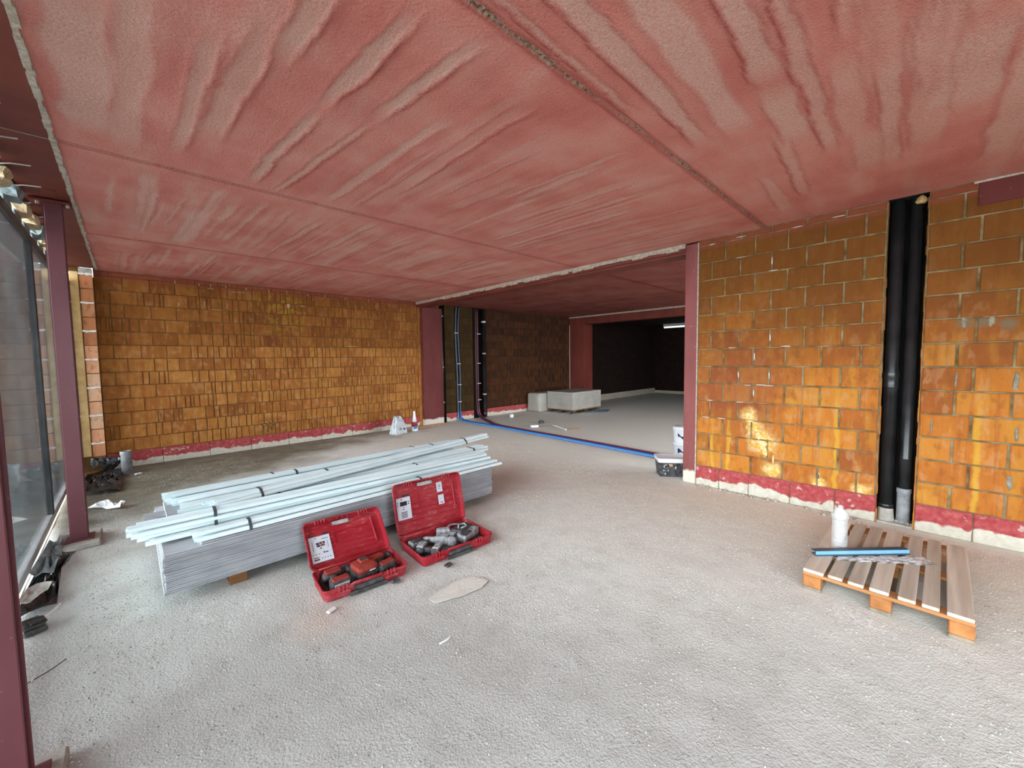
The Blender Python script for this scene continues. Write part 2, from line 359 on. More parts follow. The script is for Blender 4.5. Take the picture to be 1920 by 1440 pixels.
def mk_glass():
    m = bpy.data.materials.new('dusty_glass'); m.use_nodes = True; t = m.node_tree; t.nodes.clear()
    o = t.nodes.new('ShaderNodeOutputMaterial'); tr = t.nodes.new('ShaderNodeBsdfTransparent'); gl = t.nodes.new('ShaderNodeBsdfGlossy')
    df = t.nodes.new('ShaderNodeBsdfDiffuse'); df.inputs[0].default_value = (.34, .36, .37, 1)
    gl.inputs['Roughness'].default_value = .04; tr.inputs[0].default_value = (.90, .93, .93, 1)
    fr = t.nodes.new('ShaderNodeFresnel'); fr.inputs[0].default_value = 1.5
    a = t.nodes.new('ShaderNodeMixShader'); b = t.nodes.new('ShaderNodeMixShader')
    g = t.nodes.new('ShaderNodeNewGeometry'); n = t.nodes.new('ShaderNodeTexNoise'); n.inputs['Scale'].default_value = 3
    mp = t.nodes.new('ShaderNodeMapping'); mp.inputs['Scale'].default_value = (1, 1, .4); t.links.new(g.outputs['Position'], mp.inputs[0]); t.links.new(mp.outputs[0], n.inputs[0])
    mr = t.nodes.new('ShaderNodeMapRange'); mr.inputs['From Min'].default_value = .3; mr.inputs['From Max'].default_value = .7
    mr.inputs['To Min'].default_value = .05; mr.inputs['To Max'].default_value = .18; t.links.new(n.outputs[0], mr.inputs[0])
    t.links.new(fr.outputs[0], a.inputs[0]); t.links.new(tr.outputs[0], a.inputs[1]); t.links.new(gl.outputs[0], a.inputs[2])
    t.links.new(mr.outputs[0], b.inputs[0]); t.links.new(a.outputs[0], b.inputs[1]); t.links.new(df.outputs[0], b.inputs[2])
    t.links.new(b.outputs[0], o.inputs[0]); return m
M_glass = mk_glass()
def mk_clear():
    g = G('clear_bottle_plastic', .12, 0, .5); g.color((.80, .84, .86)); g.b.inputs['Alpha'].default_value = .30
    return g.m
M_clear = mk_clear()
def mk_lamp():
    g = G('lit_tube', .5); g.color((.8, .8, .8)); g.b.inputs['Emission Color'].default_value = (1, 1, 1, 1); g.b.inputs['Emission Strength'].default_value = .35
    return g.m

M_bark0 = pm('shade_black_ceiling', (.02, .005, .004), (.035, .010, .008), 6, .95, .3, 40, vec='pos')  # darkness of the end room put into its ceiling colour
# ------------------------------------------------------------------ floor and ceiling
def grid(name, x0, x1, y0, y1, d, fn, mat, attrs, flip=False, parent=None):
    nx = int((x1-x0)/d)+1; ny = int((y1-y0)/d)+1
    X, Y = np.meshgrid(np.linspace(x0, x1, nx), np.linspace(y0, y1, ny)); X = X.ravel(); Y = Y.ravel()
    Z, at = fn(X, Y)
    me = bpy.data.meshes.new(name); me.vertices.add(nx*ny); me.vertices.foreach_set('co', np.stack([X, Y, Z], 1).ravel())
    i = (np.arange(ny-1)[:, None]*nx + np.arange(nx-1)[None, :]).ravel()
    q = np.stack([i, i+1, i+nx+1, i+nx], 1)
    if flip: q = q[:, ::-1]
    n = len(q); me.loops.add(n*4); me.polygons.add(n); me.loops.foreach_set('vertex_index', q.ravel())
    me.polygons.foreach_set('loop_start', np.arange(n)*4); me.polygons.foreach_set('loop_total', np.full(n, 4))
    me.polygons.foreach_set('use_smooth', np.ones(n, bool))
    for k in attrs:
        a = me.attributes.new(k, 'FLOAT', 'POINT'); a.data.foreach_set('value', at[k].astype(np.float32))
    me.update(); me.validate(); me.materials.append(mat); return link(name, me, parent)

def floor_fn(X, Y):
    z = (fbm(X*1.3, Y*1.3, 4, 3)-.5)*.012 + (fbm(X*9, Y*9, 3, 5)-.5)*.006
    return z-.003, {}
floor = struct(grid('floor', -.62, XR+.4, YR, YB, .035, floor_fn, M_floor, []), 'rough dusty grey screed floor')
MB().box(-.62, YR, -.30, X3+.2, YB+.5, -.016).build('subfloor', M_conc, floor)
grid('floor_beyond_opening', XR+.4, X3, -.2, YB, .12, floor_fn, M_floor, [], parent=floor)

SEAMS = (-1.15, 1.30, 3.824, 6.25)
# smears of the paint, as they lie on the slabs: axis, start, end, [(across at start), (across at end)], width, pale, ridge
STROKES = [('x', .6, 2.2, 1.20, 1.23, .02, .8, 1), ('x', 1.7, 3.6, .45, .52, .03, .8, .9), ('x', 2.6, 4.2, .18, .25, .04, .9, .8), ('x', 1.9, 2.9, -.02, 0, .05, .7, .6), ('x', 3.0, 4.4, .72, .80, .03, .7, .8), ('x', 2.9, 4.6, -.35, -.28, .09, .9, .4), ('x', 3.6, 4.7, .95, 1.0, .04, .6, .5),
           ('x', .9, 2.85, 1.02, 1.08, .05, 1, 1), ('x', 1.2, 2.9, .80, .87, .07, 1, .3), ('x', 1.5, 2.5, .575, .617, .05, 1, 1), ('x', 2.45, 3.3, .617, .655, .06, 1, .5),
           ('x', 1.9, 2.4, .25, .29, .04, .6, .8), ('x', 2.2, 3.25, .04, .054, .035, .3, 1), ('x', 2.6, 3.6, -.12, -.05, .12, 1, .3), ('x', 3.3, 4.2, .3, .36, .08, .8, .2),
           ('y', 1.40, 2.31, 1.195, 1.11, .035, 1, 1), ('y', 2.31, 3.80, 1.11, .94, .022, .9, .9), ('y', 1.44, 2.40, .905, .84, .04, 1, 1), ('y', 2.40, 3.72, .84, .755, .028, 1, .9),
           ('y', 2.2, 3.6, -.08, -.085, .085, 1, .3), ('y', 2.0, 3.7, .10, .06, .06, .8, .2), ('y', 2.1, 3.55, .34, .30, .035, .7, .6), ('y', 1.9, 3.2, .50, .44, .05, .7, .8),
           ('y', 1.5, 2.2, .62, .58, .05, .8, .9), ('y', 3.9, 5.3, .20, .17, .05, .8, .2), ('y', 3.95, 4.9, .62, .55, .03, .7, .5)]
rs = random.Random(5)
for (a, b) in ((1.38, 3.76), (3.88, 6.20), (6.3, 8.5)):
    x = 1.3 if a < 2 else -.1
    while x < 5.0:
        y0 = a+rs.random()*.9; y1 = min(b, y0+.7+rs.random()*1.6); x += .035+rs.random()*.11
        STROKES.append(('y', y0, y1, x, x-.10*rs.random(), .012+.05*rs.random()**2, .25+.65*rs.random(), rs.random()*.8 if rs.random() < .6 else 0))
for _ in range(26):
    y = -3.2+rs.random()*4.2; x0 = rs.random()*3.6; STROKES.append(('x', x0, x0+.6+rs.random()*1.4, y, y+.08*rs.random(), .02+.07*rs.random(), .3+.5*rs.random(), rs.random()*.6))
def ceil_fn(X, Y):
    z = (fbm(X*1.5, Y*1.5, 3, 9)-.5)*.006
    slab_x = (Y < 1.3)
    U = np.where(slab_x, X, Y); V = np.where(slab_x, Y, X)
    warp = (fbm(U*2.2, V*2.2, 3, 21)-.5)*.10
    an = fbm(U*.9, (V+warp)*6.5, 3, 31)
    pale = np.clip((an-.58)*4, 0, 1)*.40; ridge = np.clip((.40-an)*6, 0, 1)*.25
    z -= (an-.5)*.004
    for ax, s0, s1, c0, c1, wd, p, r in STROKES:
        u, v = (X, Y) if ax == 'x' else (Y, X)
        m = (u > s0-.1) & (u < s1+.1) & (np.abs(v-(c0+c1)/2) < .5)
        if not m.any(): continue
        uu = u[m]; t = np.clip((uu-s0)/(s1-s0), 0, 1)
        jit = (fbm(uu*5, uu*0+c0*13, 3, 41)-.5)*.035+(fbm(uu*30, uu*0+c0*7, 2, 43)-.5)*.014
        d = v[m]-(c0+(c1-c0)*t)-jit
        ww = wd*(.6+.9*fbm(uu*3, uu*0+c1*5, 2, 47))
        endf = np.clip(np.minimum(uu-s0+.02, s1-uu+.02)/.25, 0, 1)
        pp = np.clip((ww-np.abs(d))/(.012+.35*wd)+.5, 0, 1)*endf*p*.85
        rr = np.exp(-((d-ww-.006)/.011)**2)*endf*r + .5*np.exp(-((d+ww+.004)/.010)**2)*endf*r
        pale[m] = np.maximum(pale[m]*(1-np.clip(rr*1.5, 0, 1)), pp); ridge[m] = np.maximum(ridge[m]*(1-pp), rr)
        z[m] -= rr*.011; z[m] += pp*.003
    seam = np.zeros_like(X)
    for k, s in enumerate(SEAMS):
        d = np.abs(Y-s-(fbm(X*8, X*0+s, 2, 51)-.5)*.012)
        wd = .013 if k == 1 else .008
        g_ = np.clip((wd-d)/.008+.3, 0, 1); z += g_*(.016 if k == 1 else .008)
        seam = np.maximum(seam, g_*(np.clip(fbm(X*6, X*0+s*3, 3, 57)*2.2-.35, 0, 1) if k != 1 else np.clip(fbm(X*5, Y*5, 3, 57)*2.2-.2, .2, 1)))
        ridge = np.maximum(ridge, np.exp(-((d-wd-.01)/.012)**2)*.8)
        band = np.exp(-((Y-s-.09)/.10)**2)*.5*(fbm(X*2, Y*0+s, 2, 59) > .4); pale = pale*(1-band)
    return H+z, {'pale': pale, 'ridge': ridge, 'seam': seam}
ceiling = struct(grid('ceiling', XF, XR, YR, YB, .016, ceil_fn, M_ceil, ['pale', 'ridge', 'seam'], True), 'red washed concrete plank ceiling with brush smears')
def ceil2(X, Y):
    z, a = ceil_fn(X, Y); return z, a
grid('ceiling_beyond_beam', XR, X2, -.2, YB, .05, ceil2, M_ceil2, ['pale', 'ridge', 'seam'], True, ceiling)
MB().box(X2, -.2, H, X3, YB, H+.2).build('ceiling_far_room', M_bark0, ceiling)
MB().box(-.75, YR, H+.03, X3, YB, H+.35).build('roof_slab', M_conc, ceiling)

# ------------------------------------------------------------------ clay blocks
M_groove = pm('dark_groove_clay', (.15, .045, .012), (.28, .095, .025), 12, .9, .3, 40, vec='pos')
def block_mesh(name, L, h, mat, bands=None, c=.005, d=.05, notch=False):
    """front at y=0, depth into +y; bands = widths of the raised strips, grooves between them"""
    pr = [(0, d), (0, c), (c, 0)]
    if bands:
        tot = sum(bands); x = 0; gi = []
        for i, b_ in enumerate(bands[:-1]):
            x += b_/tot*L; g = .008; gi += [len(pr), len(pr)+1, len(pr)+2]
            pr += [(x-g, 0), (x-g+.003, .012), (x+g-.003, .012), (x+g, 0)]
    pr += [(L-c, 0), (L, c), (L, d)]
    n = len(pr); vs = []
    for z, back in ((0, c), (c, 0), (h-c, 0), (h, c)):
        for x, y in pr: vs.append((x, max(y, back) if back else y, z))
    fs = [(r*n+i, r*n+i+1, (r+1)*n+i+1, (r+1)*n+i) for r in range(3) for i in range(n-1)]
    fs += [tuple(reversed(range(n))), tuple(3*n+i for i in range(n))]
    m = MB(); m.v = vs; m.f = fs; m.m = [0]*len(fs)
    if bands:
        for r_i in range(3):
            for i in gi: m.m[r_i*(n-1)+i] = 1
        return m.mesh(name, [mat, M_groove])
    return m.mesh(name, mat)
LR, CH = .298, .195
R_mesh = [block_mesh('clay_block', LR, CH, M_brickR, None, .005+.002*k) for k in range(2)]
Bv = [None, (1, 1.6, 1), (1.3, .6, 1.3, .7), (1, 1), (.8, 1.4, .8, .5), (1, .7, 1)]
B_mesh = [block_mesh('clay_block', .30, CH, M_brickB, b, .005) for b in Bv]
Z0 = .249; CRS = .2065
def lay(parent, start, end, axis, face, meshes, rows=13, L=.308, offs=(0, .5), pick=None, flat_top=True, name='brick', cuts=None):
    """one object per block; axis 'y': wall facing -X, running towards -Y; axis 'x': wall facing -Y"""
    for r in range(rows+1):
        z = Z0+r*CRS; hh = 1.0
        if r == rows: hh = (H-.008-z)/CH
        if hh < .2: continue
        o = start-(L*offs[r % 2] if axis == 'x' else 0)
        pos = o if axis == 'x' else start+(L*offs[r % 2])
        while (pos < end if axis == 'x' else pos > end):
            nxt = pos+L if axis == 'x' else pos-L
            a, b = (max(pos, start), min(nxt, end)) if axis == 'x' else (min(pos, start), max(nxt, end))
            ln = abs(b-a)-(.010 if axis == 'x' else .015)
            if ln > .03:
                me = pick(r, (a+b)/2) if pick else random.choice(meshes)
                pr = random.uniform(-.003, .003); base = .30 if axis == 'x' else LR
                if axis == 'x': ob = link(name, me, parent, (a+.004, face+pr, z), (random.uniform(-.004, .004), 0, 0))
                else: ob = link(name, me, parent, (face+pr, a-.004, z), (0, 0, -math.pi/2+random.uniform(-.004, .004)))
                ob.scale = (ln/base, 1, hh)
            pos = nxt
# wall running along Y, facing -X: brick local x -> world -Y, local +y (depth) -> world +X : rotation -90 deg

# ------------------------------------------------------------------ right wall, with the pipe chase
wr = MB()
m0 = XR+.007
wr.box(m0, .31, -.1, XR+.30, 1.99, H+.1).box(m0, YR, -.1, XR+.30, .05, H+.1).box(XR+.20, .05, -.1, XR+.30, .31, H+.1, 1).box(XR, .05, H-.003, XR+.3, .31, H+.1, 1)
wall_right = struct(wr.build('wall_right', [M_mort, M_dark]), 'orange clay block wall with a dark pipe chase')
# left piece: joint pattern read off the photograph (joints at 1.966, 1.687, 1.385 ... and half a block lower)
lay(wall_right, 1.990, .312, 'y', XR, R_mesh, offs=(.02, .5))
lay(wall_right, .048, -1.75, 'y', XR, R_mesh, offs=(.32, .0))
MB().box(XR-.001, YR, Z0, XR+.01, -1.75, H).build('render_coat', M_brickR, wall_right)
# jagged mortar skin on both edges of the chase
for yy in (.31, .05):
    e = MB(); z = .0
    while z < H-.05:
        hh = .05+.10*random.random(); q = .002+.008*random.random()
        e.box(XR-.002, yy-(q if yy > .2 else 0), z, XR+.05, yy+(q if yy < .2 else 0), z+hh, 0, None); z += hh
    o = e.build('mortar_edge', M_brickR, wall_right); o['kind'] = 'stuff'
def plinth(parent, cuts, axis, face, h=.243):
    for a, b in zip(cuts[:-1], cuts[1:]):
        m = MB()
        if axis == 'x': m.box(a+.003, face-.004, 0, b-.003, face+.05, h, 0, None, .006)
        else: m.box(face-.004, min(a, b)+.003, 0, face+.05, max(a, b)-.003, h, 0, None, .006)
        m.build('plinth_block', M_plinth, parent)
plinth(wall_right, [1.99, 1.72, 1.40, 1.0, .62, .31], 'y', XR); plinth(wall_right, [.05, -.30, -.90, -1.5, -2.1], 'y', XR)
# mortar smears on the joints of the left piece
def smear(parent, pts, name='mortar_smear', mat=None, s=1.0, axis='y', face=XR):
    m = MB()
    for (u, z, w_, h_) in pts:
        n = 9; vs = []; 
        for k in range(n):
            a = 2*math.pi*k/n; rr = .7+.5*random.random()
            vs.append((math.cos(a)*w_*rr*s, math.sin(a)*h_*rr*s))
        P = [(face-.001 if axis == 'y' else u+a_, u+a_ if axis == 'y' else face-.001, z+b_) for a_, b_ in vs]
        Q = [(face-.007 if axis == 'y' else u+a_*.7, u+a_*.7 if axis == 'y' else face-.007, z+b_*.7) for a_, b_ in vs]
        m.add(P+Q, [(k, (k+1) % n, n+(k+1) % n, n+k) for k in range(n)]+[tuple(range(n, 2*n))])
    o = m.build(name, mat or M_mortW, parent); o['kind'] = 'stuff'; return o
jl = []
for (u, z) in ((1.385, 1.37), (1.30, 1.275), (1.22, 1.27), (1.43, 1.27), (1.60, 1.70), (1.07, 1.70), (1.37, 1.60), (1.07, 1.79), (1.22, 1.38), (1.84, 1.07), (1.52, 1.07), (1.23, 1.17), (1.22, 2.62), (1.53, 2.72), (1.84, 2.93), (1.53, 2.95), (1.0, 2.93), (.66, 2.95), (1.2, 2.52), (.62, .40), (.60, .33), (1.7, .86), (1.88, .86)):
    hz = abs((z-Z0)/CRS-round((z-Z0)/CRS)) < .2
    if not hz:                                        # sit on the joint of that course
        r_ = int((z-Z0)/CRS); u = min((1.99-.308*(k+(.02, .5)[r_ % 2]) for k in range(7)), key=lambda q: abs(q-u)); z = Z0+(r_+.5)*CRS
    jl.append((u, z, .05 if hz else .006, .004 if hz else .045))
smear(wall_right, jl)
smear(wall_right, [(1.27, .62, .05, .03), (1.30, .70, .03, .04), (1.24, .53, .025, .05), (1.40, .86, .05, .012), (1.18, .36, .05, .012), (1.16, .45, .014, .06), (1.33, .76, .04, .012)], mat=pm('yellow_mortar_smear', (.62, .42, .10), (.80, .68, .36), 30, .9, .6, 60, vec='pos'))
smear(wall_right, [(-.187, 1.86, .018, .05), (-.335, 1.86, .02, .05), (-.16, 1.38, .008, .07), (-.48, 1.37, .02, .07), (-.03, .96, .01, .06), (-.50, .95, .014, .06), (-.48, .55, .02, .07), (-.51, 2.1, .02, .08)], mat=pm('olive_grey_mortar', (.16, .13, .08), (.34, .31, .24), 30, .9, .6, 60, vec='pos'))
# precast lintel high up at the frame edge
wl = MB().box(XR-.012, -1.5, 2.80, XR+.1, -.226, H-.012, 0, None, .006).build('lintel', mk_steel('red_stained_lintel', (.09, .018, .016), (.14, .03, .026), (.2, .12, .1), .9), wall_right)
MB().box(XR-.016, -1.5, H-.020, XR+.1, -.2, H-.004).build('lintel_bed', M_concL, wall_right)

struct(MB().box(.9, YR-.2, -.1, XR+.3, YR, H+.1).build('wall_rear_added', M_mort), 'unseen block wall added behind the camera to narrow the rear daylight')  # added to cut the daylight coming from behind
struct(MB().box(XR+.3, -3.7, -.32, 40, -.2, -.10).build('ground', M_ground), 'grey outdoor ground outside the unseen opening added to the far room')
# pillar and beam of the opening
def hpillar(name, x0, y0, x1, y1, z1, mat, label, cat='pillar', prop=False):
    return None
t = empty_struct('trim_1', 'dusty red pillar at the right of the opening')
MB().box(XR-.004, 1.995, 0, XR+.30, 2.155, 2.985, 0, None, .008).build('pillar_casing', M_pillar, t)
MB().box(XR-.006, 1.990, 0, XR+.06, 2.003, 2.985).build('grout_line', M_concL, t)
t = empty_struct('trim_2', 'red steel beam over the wide opening')
MB().box(XR+.0, 2.14, 2.872, XR+.26, YB, 2.90, 0).box(XR+.035, 2.14, 2.90, XR+.20, YB, H).build('steel_beam', M_soffit, t)
gb = MB(); y = 2.155
while y < YB-.05:
    l = .05+.12*random.random(); zz = 2.925+.03*random.random() if y < 7.6 else 2.94
    gb.box(XR-.008-.014*random.random(), y, zz, XR+.05, y+l, H+.012, 0, None); y += l
o = gb.build('ragged_grout', M_concL, t); o['kind'] = 'stuff'
MB().box(XR-.004, 2.14, 2.905, XR+.05, YB, 2.945).build('beam_web', M_soffit, t)
t = empty_struct('trim_3', 'dusty red pillar at the left of the opening')
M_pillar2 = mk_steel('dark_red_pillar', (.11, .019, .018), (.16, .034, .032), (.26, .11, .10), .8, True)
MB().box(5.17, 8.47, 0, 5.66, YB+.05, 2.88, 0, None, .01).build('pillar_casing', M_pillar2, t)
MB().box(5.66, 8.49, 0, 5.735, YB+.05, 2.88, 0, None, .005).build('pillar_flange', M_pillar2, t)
MB().box(5.10, 8.57, 0, 5.17, YB+.02, 2.93, 0, None, .006).build('mortar_strip', M_brickB, t)
MB().box(4.95, 8.36, .0, 5.70, 8.40, .03).build('base_board', M_cross, t)

# ------------------------------------------------------------------ back wall of the near room
wb = MB().box(-.30, YB+.007, -.1, 5.73, YB+.3, H+.1)
wall_back = struct(wb.build('wall_back', [M_mortB]), 'brown clay block back wall with ribbed blocks')
def pickB(r, x):
    if x < .9 or (1.0 < (r*7.3+x*3.1) % 5 < 1.9): return B_mesh[0] if random.random() < .65 else random.choice(B_mesh[3:])
    return random.choice(B_mesh[1:])
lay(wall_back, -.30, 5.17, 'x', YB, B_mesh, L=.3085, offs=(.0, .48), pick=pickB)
plinth(wall_back, [-.30, -.03, .345, .961, 1.573, 2.199, 2.811, 3.452, 4.10, 4.70, 5.17], 'x', YB, .240)
jb = []
for x in (.63, .94, 1.10, 1.32, 1.62, 1.98, 2.28, 2.66, 2.98, 3.4, 3.9): jb.append((x, 2.93, .007, .03))
jb += [(1.1, 2.88, .07, .005), (1.5, 2.86, .12, .005), (1.0, 2.62, .007, .06), (1.32, 2.60, .007, .07), (1.15, 2.52, .12, .005), (.66, 2.58, .006, .04), (2.3, 2.68, .03, .05), (2.55, 2.7, .05, .008), (3.5, 1.92, .16, .005)]
smear(wall_back, jb, axis='x', face=YB, mat=pm('buff_mortar_smear', (.42, .30, .15), (.60, .48, .30), 30, .9, .6, 60, vec='pos'))

# ------------------------------------------------------------------ far part of the back wall (beyond the opening)
wf = MB().box(5.70, YB+.30, -.1, 7.30, YB+.4, H+.1, 1).box(5.885, YB+.012, -.1, 6.80, YB+.3, H+.1, 2).box(7.25, YB+.007, -.1, X2+.02, YB+.3, H+.1, 0).box(6.80, YB+.14, -.1, 6.98, YB+.3, H+.1, 0).box(5.70, YB, H-.002, 7.3, YB+.4, H+.1, 1).box(5.70, YB-.02, -.1, 7.3, YB+.3, -.004, 1)
wall_far = struct(wf.build('wall_back_far', [M_mortF, M_dark, M_olive]), 'brown block wall beyond the opening with pipe chases')
M_brickF = pm('shade_darkened_block', (.030, .008, .002), (.060, .020, .004), 5, .9, .3, 40, vec='pos', rv=.35)  # dimness beyond the opening painted into the block colour
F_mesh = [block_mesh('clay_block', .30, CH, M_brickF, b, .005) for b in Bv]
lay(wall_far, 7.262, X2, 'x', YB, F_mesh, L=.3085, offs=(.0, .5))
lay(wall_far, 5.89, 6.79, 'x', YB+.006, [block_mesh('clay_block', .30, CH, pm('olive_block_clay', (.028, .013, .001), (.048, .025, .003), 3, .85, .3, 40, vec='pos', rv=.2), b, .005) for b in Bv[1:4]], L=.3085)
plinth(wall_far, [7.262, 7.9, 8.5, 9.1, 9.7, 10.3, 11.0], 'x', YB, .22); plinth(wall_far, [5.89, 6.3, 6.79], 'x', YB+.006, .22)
# second beam, its pillar and the dark end room
t = empty_struct('trim_4', 'red beam across the far opening')
MB().box(X2, -.2, 2.73, X2+.25, YB, H).build('steel_beam', M_soffit, t)
MB().box(X2-.012, -.2, 2.955, X2+.05, YB, H).build('grout_line', M_concL, t)
t = empty_struct('trim_5', 'red pillar at the far opening')
MB().box(X2, 8.0, 0, X2+.5, YB, 2.73, 0, None, .01).build('pillar_casing', M_soffit, t)
MB().box(X2-.006, YB-.03, 0, X2+.03, YB, 2.73).build('grout_line', M_concL, t)
M_bark = pm('shade_black_block', (.009, .003, .002), (.018, .006, .003), 6, .95, .3, 40, vec='pos')  # blocks blackened so the end room stays in shade
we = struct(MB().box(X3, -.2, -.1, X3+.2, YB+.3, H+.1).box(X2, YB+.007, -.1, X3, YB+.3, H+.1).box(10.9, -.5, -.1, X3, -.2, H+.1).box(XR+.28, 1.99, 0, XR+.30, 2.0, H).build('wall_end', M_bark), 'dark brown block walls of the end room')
eb = MB()
for r in range(14):
    z = Z0+r*CRS; k = 0
    x = X2+.5-(.15 if r % 2 else 0)
    while x < X3: eb.box(max(x, X2+.02), YB, z, min(x+.15, X3), YB+.01, min(z+CH, H)); x += .157
    y = YB
    while y > .2: eb.box(X3-.006, y-.30, z, X3+.01, y, min(z+CH, H)); y -= .308
o = eb.build('far_blocks', M_bark, we); o['kind'] = 'stuff'
MB().box(X2+.5, YB-.01, 0, X3, YB+.01, .22).box(X3-.01, -.2, 0, X3+.01, YB, .12).build('pale_skirting', M_concL, we)
lt = thing('ceiling_light', 'thin pale tube light at the ceiling of the dark end room', 'light', (16.6, 7.3, 2.80))
MB().box(-.05, -.62, .09, .05, .62, .20, 0, None, .01).build('housing', M_white, lt)
MB().tube([(0, -.6, .06), (0, .6, .06)], .03, 10).build('tube', mk_lamp(), lt, True)

# ------------------------------------------------------------------ left side: soffit, glazing, pier, outdoors
so = struct(MB().box(-.545, YR, H-.004, XF, 8.46, H+.03).build('wall_left', M_soffit), 'red oxide steel edge beam along the glazed side')
gl = MB(); y = .8
while y < 8.45:
    l = .04+.12*random.random(); gl.box(XF-.010-.008*random.random(), y, H-.012-.006*random.random(), XF+.006+.014*random.random(), y+l, H+.02); y += l
o = gl.build('ragged_grout', M_concL, so); o['kind'] = 'stuff'
MB().box(-.54, 3.818, H-.006, XF, 3.822, H).build('plate_joint', M_conc, so)
MB().box(-.43, 4.9, H-.010, -.34, 5.08, H-.003).build('welded_plate', M_soffit, so)
GX = -.62
win = empty_struct('window_1', 'tall dusty glazing along the left side')
MB().box(GX-.03, YR, .09, GX+.025, 8.45, .155, 0, None, .004).build('bottom_rail', M_alu, win)
MB().box(GX-.03, YR, .05, GX+.0, 8.45, .10, 0).build('rail_seal', M_blkf, win)
MB().box(GX-.03, YR, 2.76, GX+.025, 8.45, 2.83, 0, None, .004).build('top_rail', M_blkf, win)
mul = [YR+.03, -1.0, 1.6, 3.72, 5.88, 8.42]
for yy in mul: MB().box(GX-.03, yy-.03, .15, GX+.028, yy+.03, 2.77, 0, None, .004).build('mullion', M_blkf, win)
for a, b in zip(mul[:-1], mul[1:]): MB().box(GX-.004, a+.03, .15, GX+.004, b-.03, 2.77).build('pane', M_glass, win)
MB().box(-.75, YR, H-.03, -.60, 8.45, H+.1).build('header', M_conc, win)
MB().box(-.80, YR, -.3, -.62, 8.45, .0).build('threshold', M_conc, win)
# pier of lit blocks that runs out past the glazing
pier = empty_struct('wall_pier', 'lit clay block pier at the glazed corner')
MB().box(-1.30, 8.457, -.3, -.44, YB+.2, H+.1).box(-.44, 8.457, -.1, -.302, YB+.2, 2.90).build('pier_core', M_mortB, pier)
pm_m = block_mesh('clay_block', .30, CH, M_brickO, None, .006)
for r in range(13):
    z = .249+r*.2045
    ob = link('brick', pm_m, pier, (-.435, 8.45, z)); ob.scale = (.135/.30, 1, 1)
    for k in range(4):
        x0 = -.54-(k+1)*.25+(.12 if r % 2 else 0); x1 = min(x0+.243, -.535)
        if x1-x0 < .03: continue
        ob = link('brick', pm_m, pier, (x0, 8.45, z)); ob.scale = ((x1-x0)/.30, 1, 1)
MB().box(-.530, 8.435, .26, -.442, 8.47, 2.93, 0, None, .006).build('insulation_strip', M_yell, pier)
MB().box(-.438, 8.44, 2.905, -.302, 8.6, H-.006, 0, None, .01).build('concrete_pad', M_conc, pier)
wm = MB()
for r in range(1, 14, 2):
    z = .249+r*.2045-.004
    x = -.44
    while x < -.31: l = .02+.04*random.random(); wm.box(x, 8.438-.01*random.random(), z-.006-.012*random.random(), min(x+l, -.303), 8.46, z+.006+.012*random.random()); x += l
    x = -1.2
    while x < -.56: l = .03+.06*random.random(); wm.box(x, 8.438-.006*random.random(), z-.010*random.random()-.004, x+l, 8.46, z+.006+.010*random.random()); x += l
o = wm.build('white_mortar', M_mortW, pier); o['kind'] = 'stuff'

struct(MB().box(-40, -30, -.32, -.80, 60, -.30).build('ground', M_ground), 'grey outdoor ground beyond the glazing')
struct(MB().box(-.8, -30, -.32, 40, YR-.2, -.10).build('ground', M_ground), 'grey outdoor ground behind the room')

# steel columns on the glazed side (H sections)
def h_column(y, label):
    c = thing('steel_column', label, 'column', (-.385, y, 0), 0)
    w2, d2 = .052, .055
    MB().box(-w2, -d2, .06, w2, -d2+.009, 2.965, 0, None, .003).build('flange', M_steel, c)
    MB().box(-w2, d2-.009, .06, w2, d2, 2.965, 0, None, .003).build('flange', M_steel, c)
    MB().box(-.004, -d2+.009, .06, .004, d2-.009, 2.965).build('web', M_steel, c)
    MB().box(-w2-.006, -d2+.002, .06, -w2, d2, 2.965).build('side_plate', M_steel, c)
    MB().box(-.13, -.08, 2.965, .10, .10, 2.985, 0, None, .002).build('head_plate', M_soffit, c)
    MB().box(-.09, -.09, .045, .09, .09, .06, 0, None, .002).build('base_plate', M_steel, c)
    for sx in (-1, 1): MB().tube([(sx*.085+.0, -.05, 2.945), (sx*.085, -.05, 2.966)], .012, 6).build('bolt', M_wire, c)
    return c
h_column(2.245, 'maroon steel column cut by the left edge of the picture')
h_column(5.22, 'maroon steel column standing on a pale concrete pad in front of the brick pier')
h_column(-.76, 'maroon steel column beside the camera, outside the picture')
bp = tag(MB().box(-.54, 5.05, 0, -.255, 5.44, .045, 0, None, .008).build('concrete_pad', M_conc), 'low pale concrete pad under the maroon column', 'concrete pad')
tag(MB().box(-.535, 2.10, 0, -.255, 2.40, .045, 0, None, .008).build('concrete_pad', M_conc), 'low concrete pad under the column at the left picture edge', 'concrete pad')
tag(MB().box(-.535, -.9, 0, -.255, -.6, .045, 0, None, .008).build('concrete_pad', M_conc), 'low concrete pad under the column beside the camera', 'concrete pad')

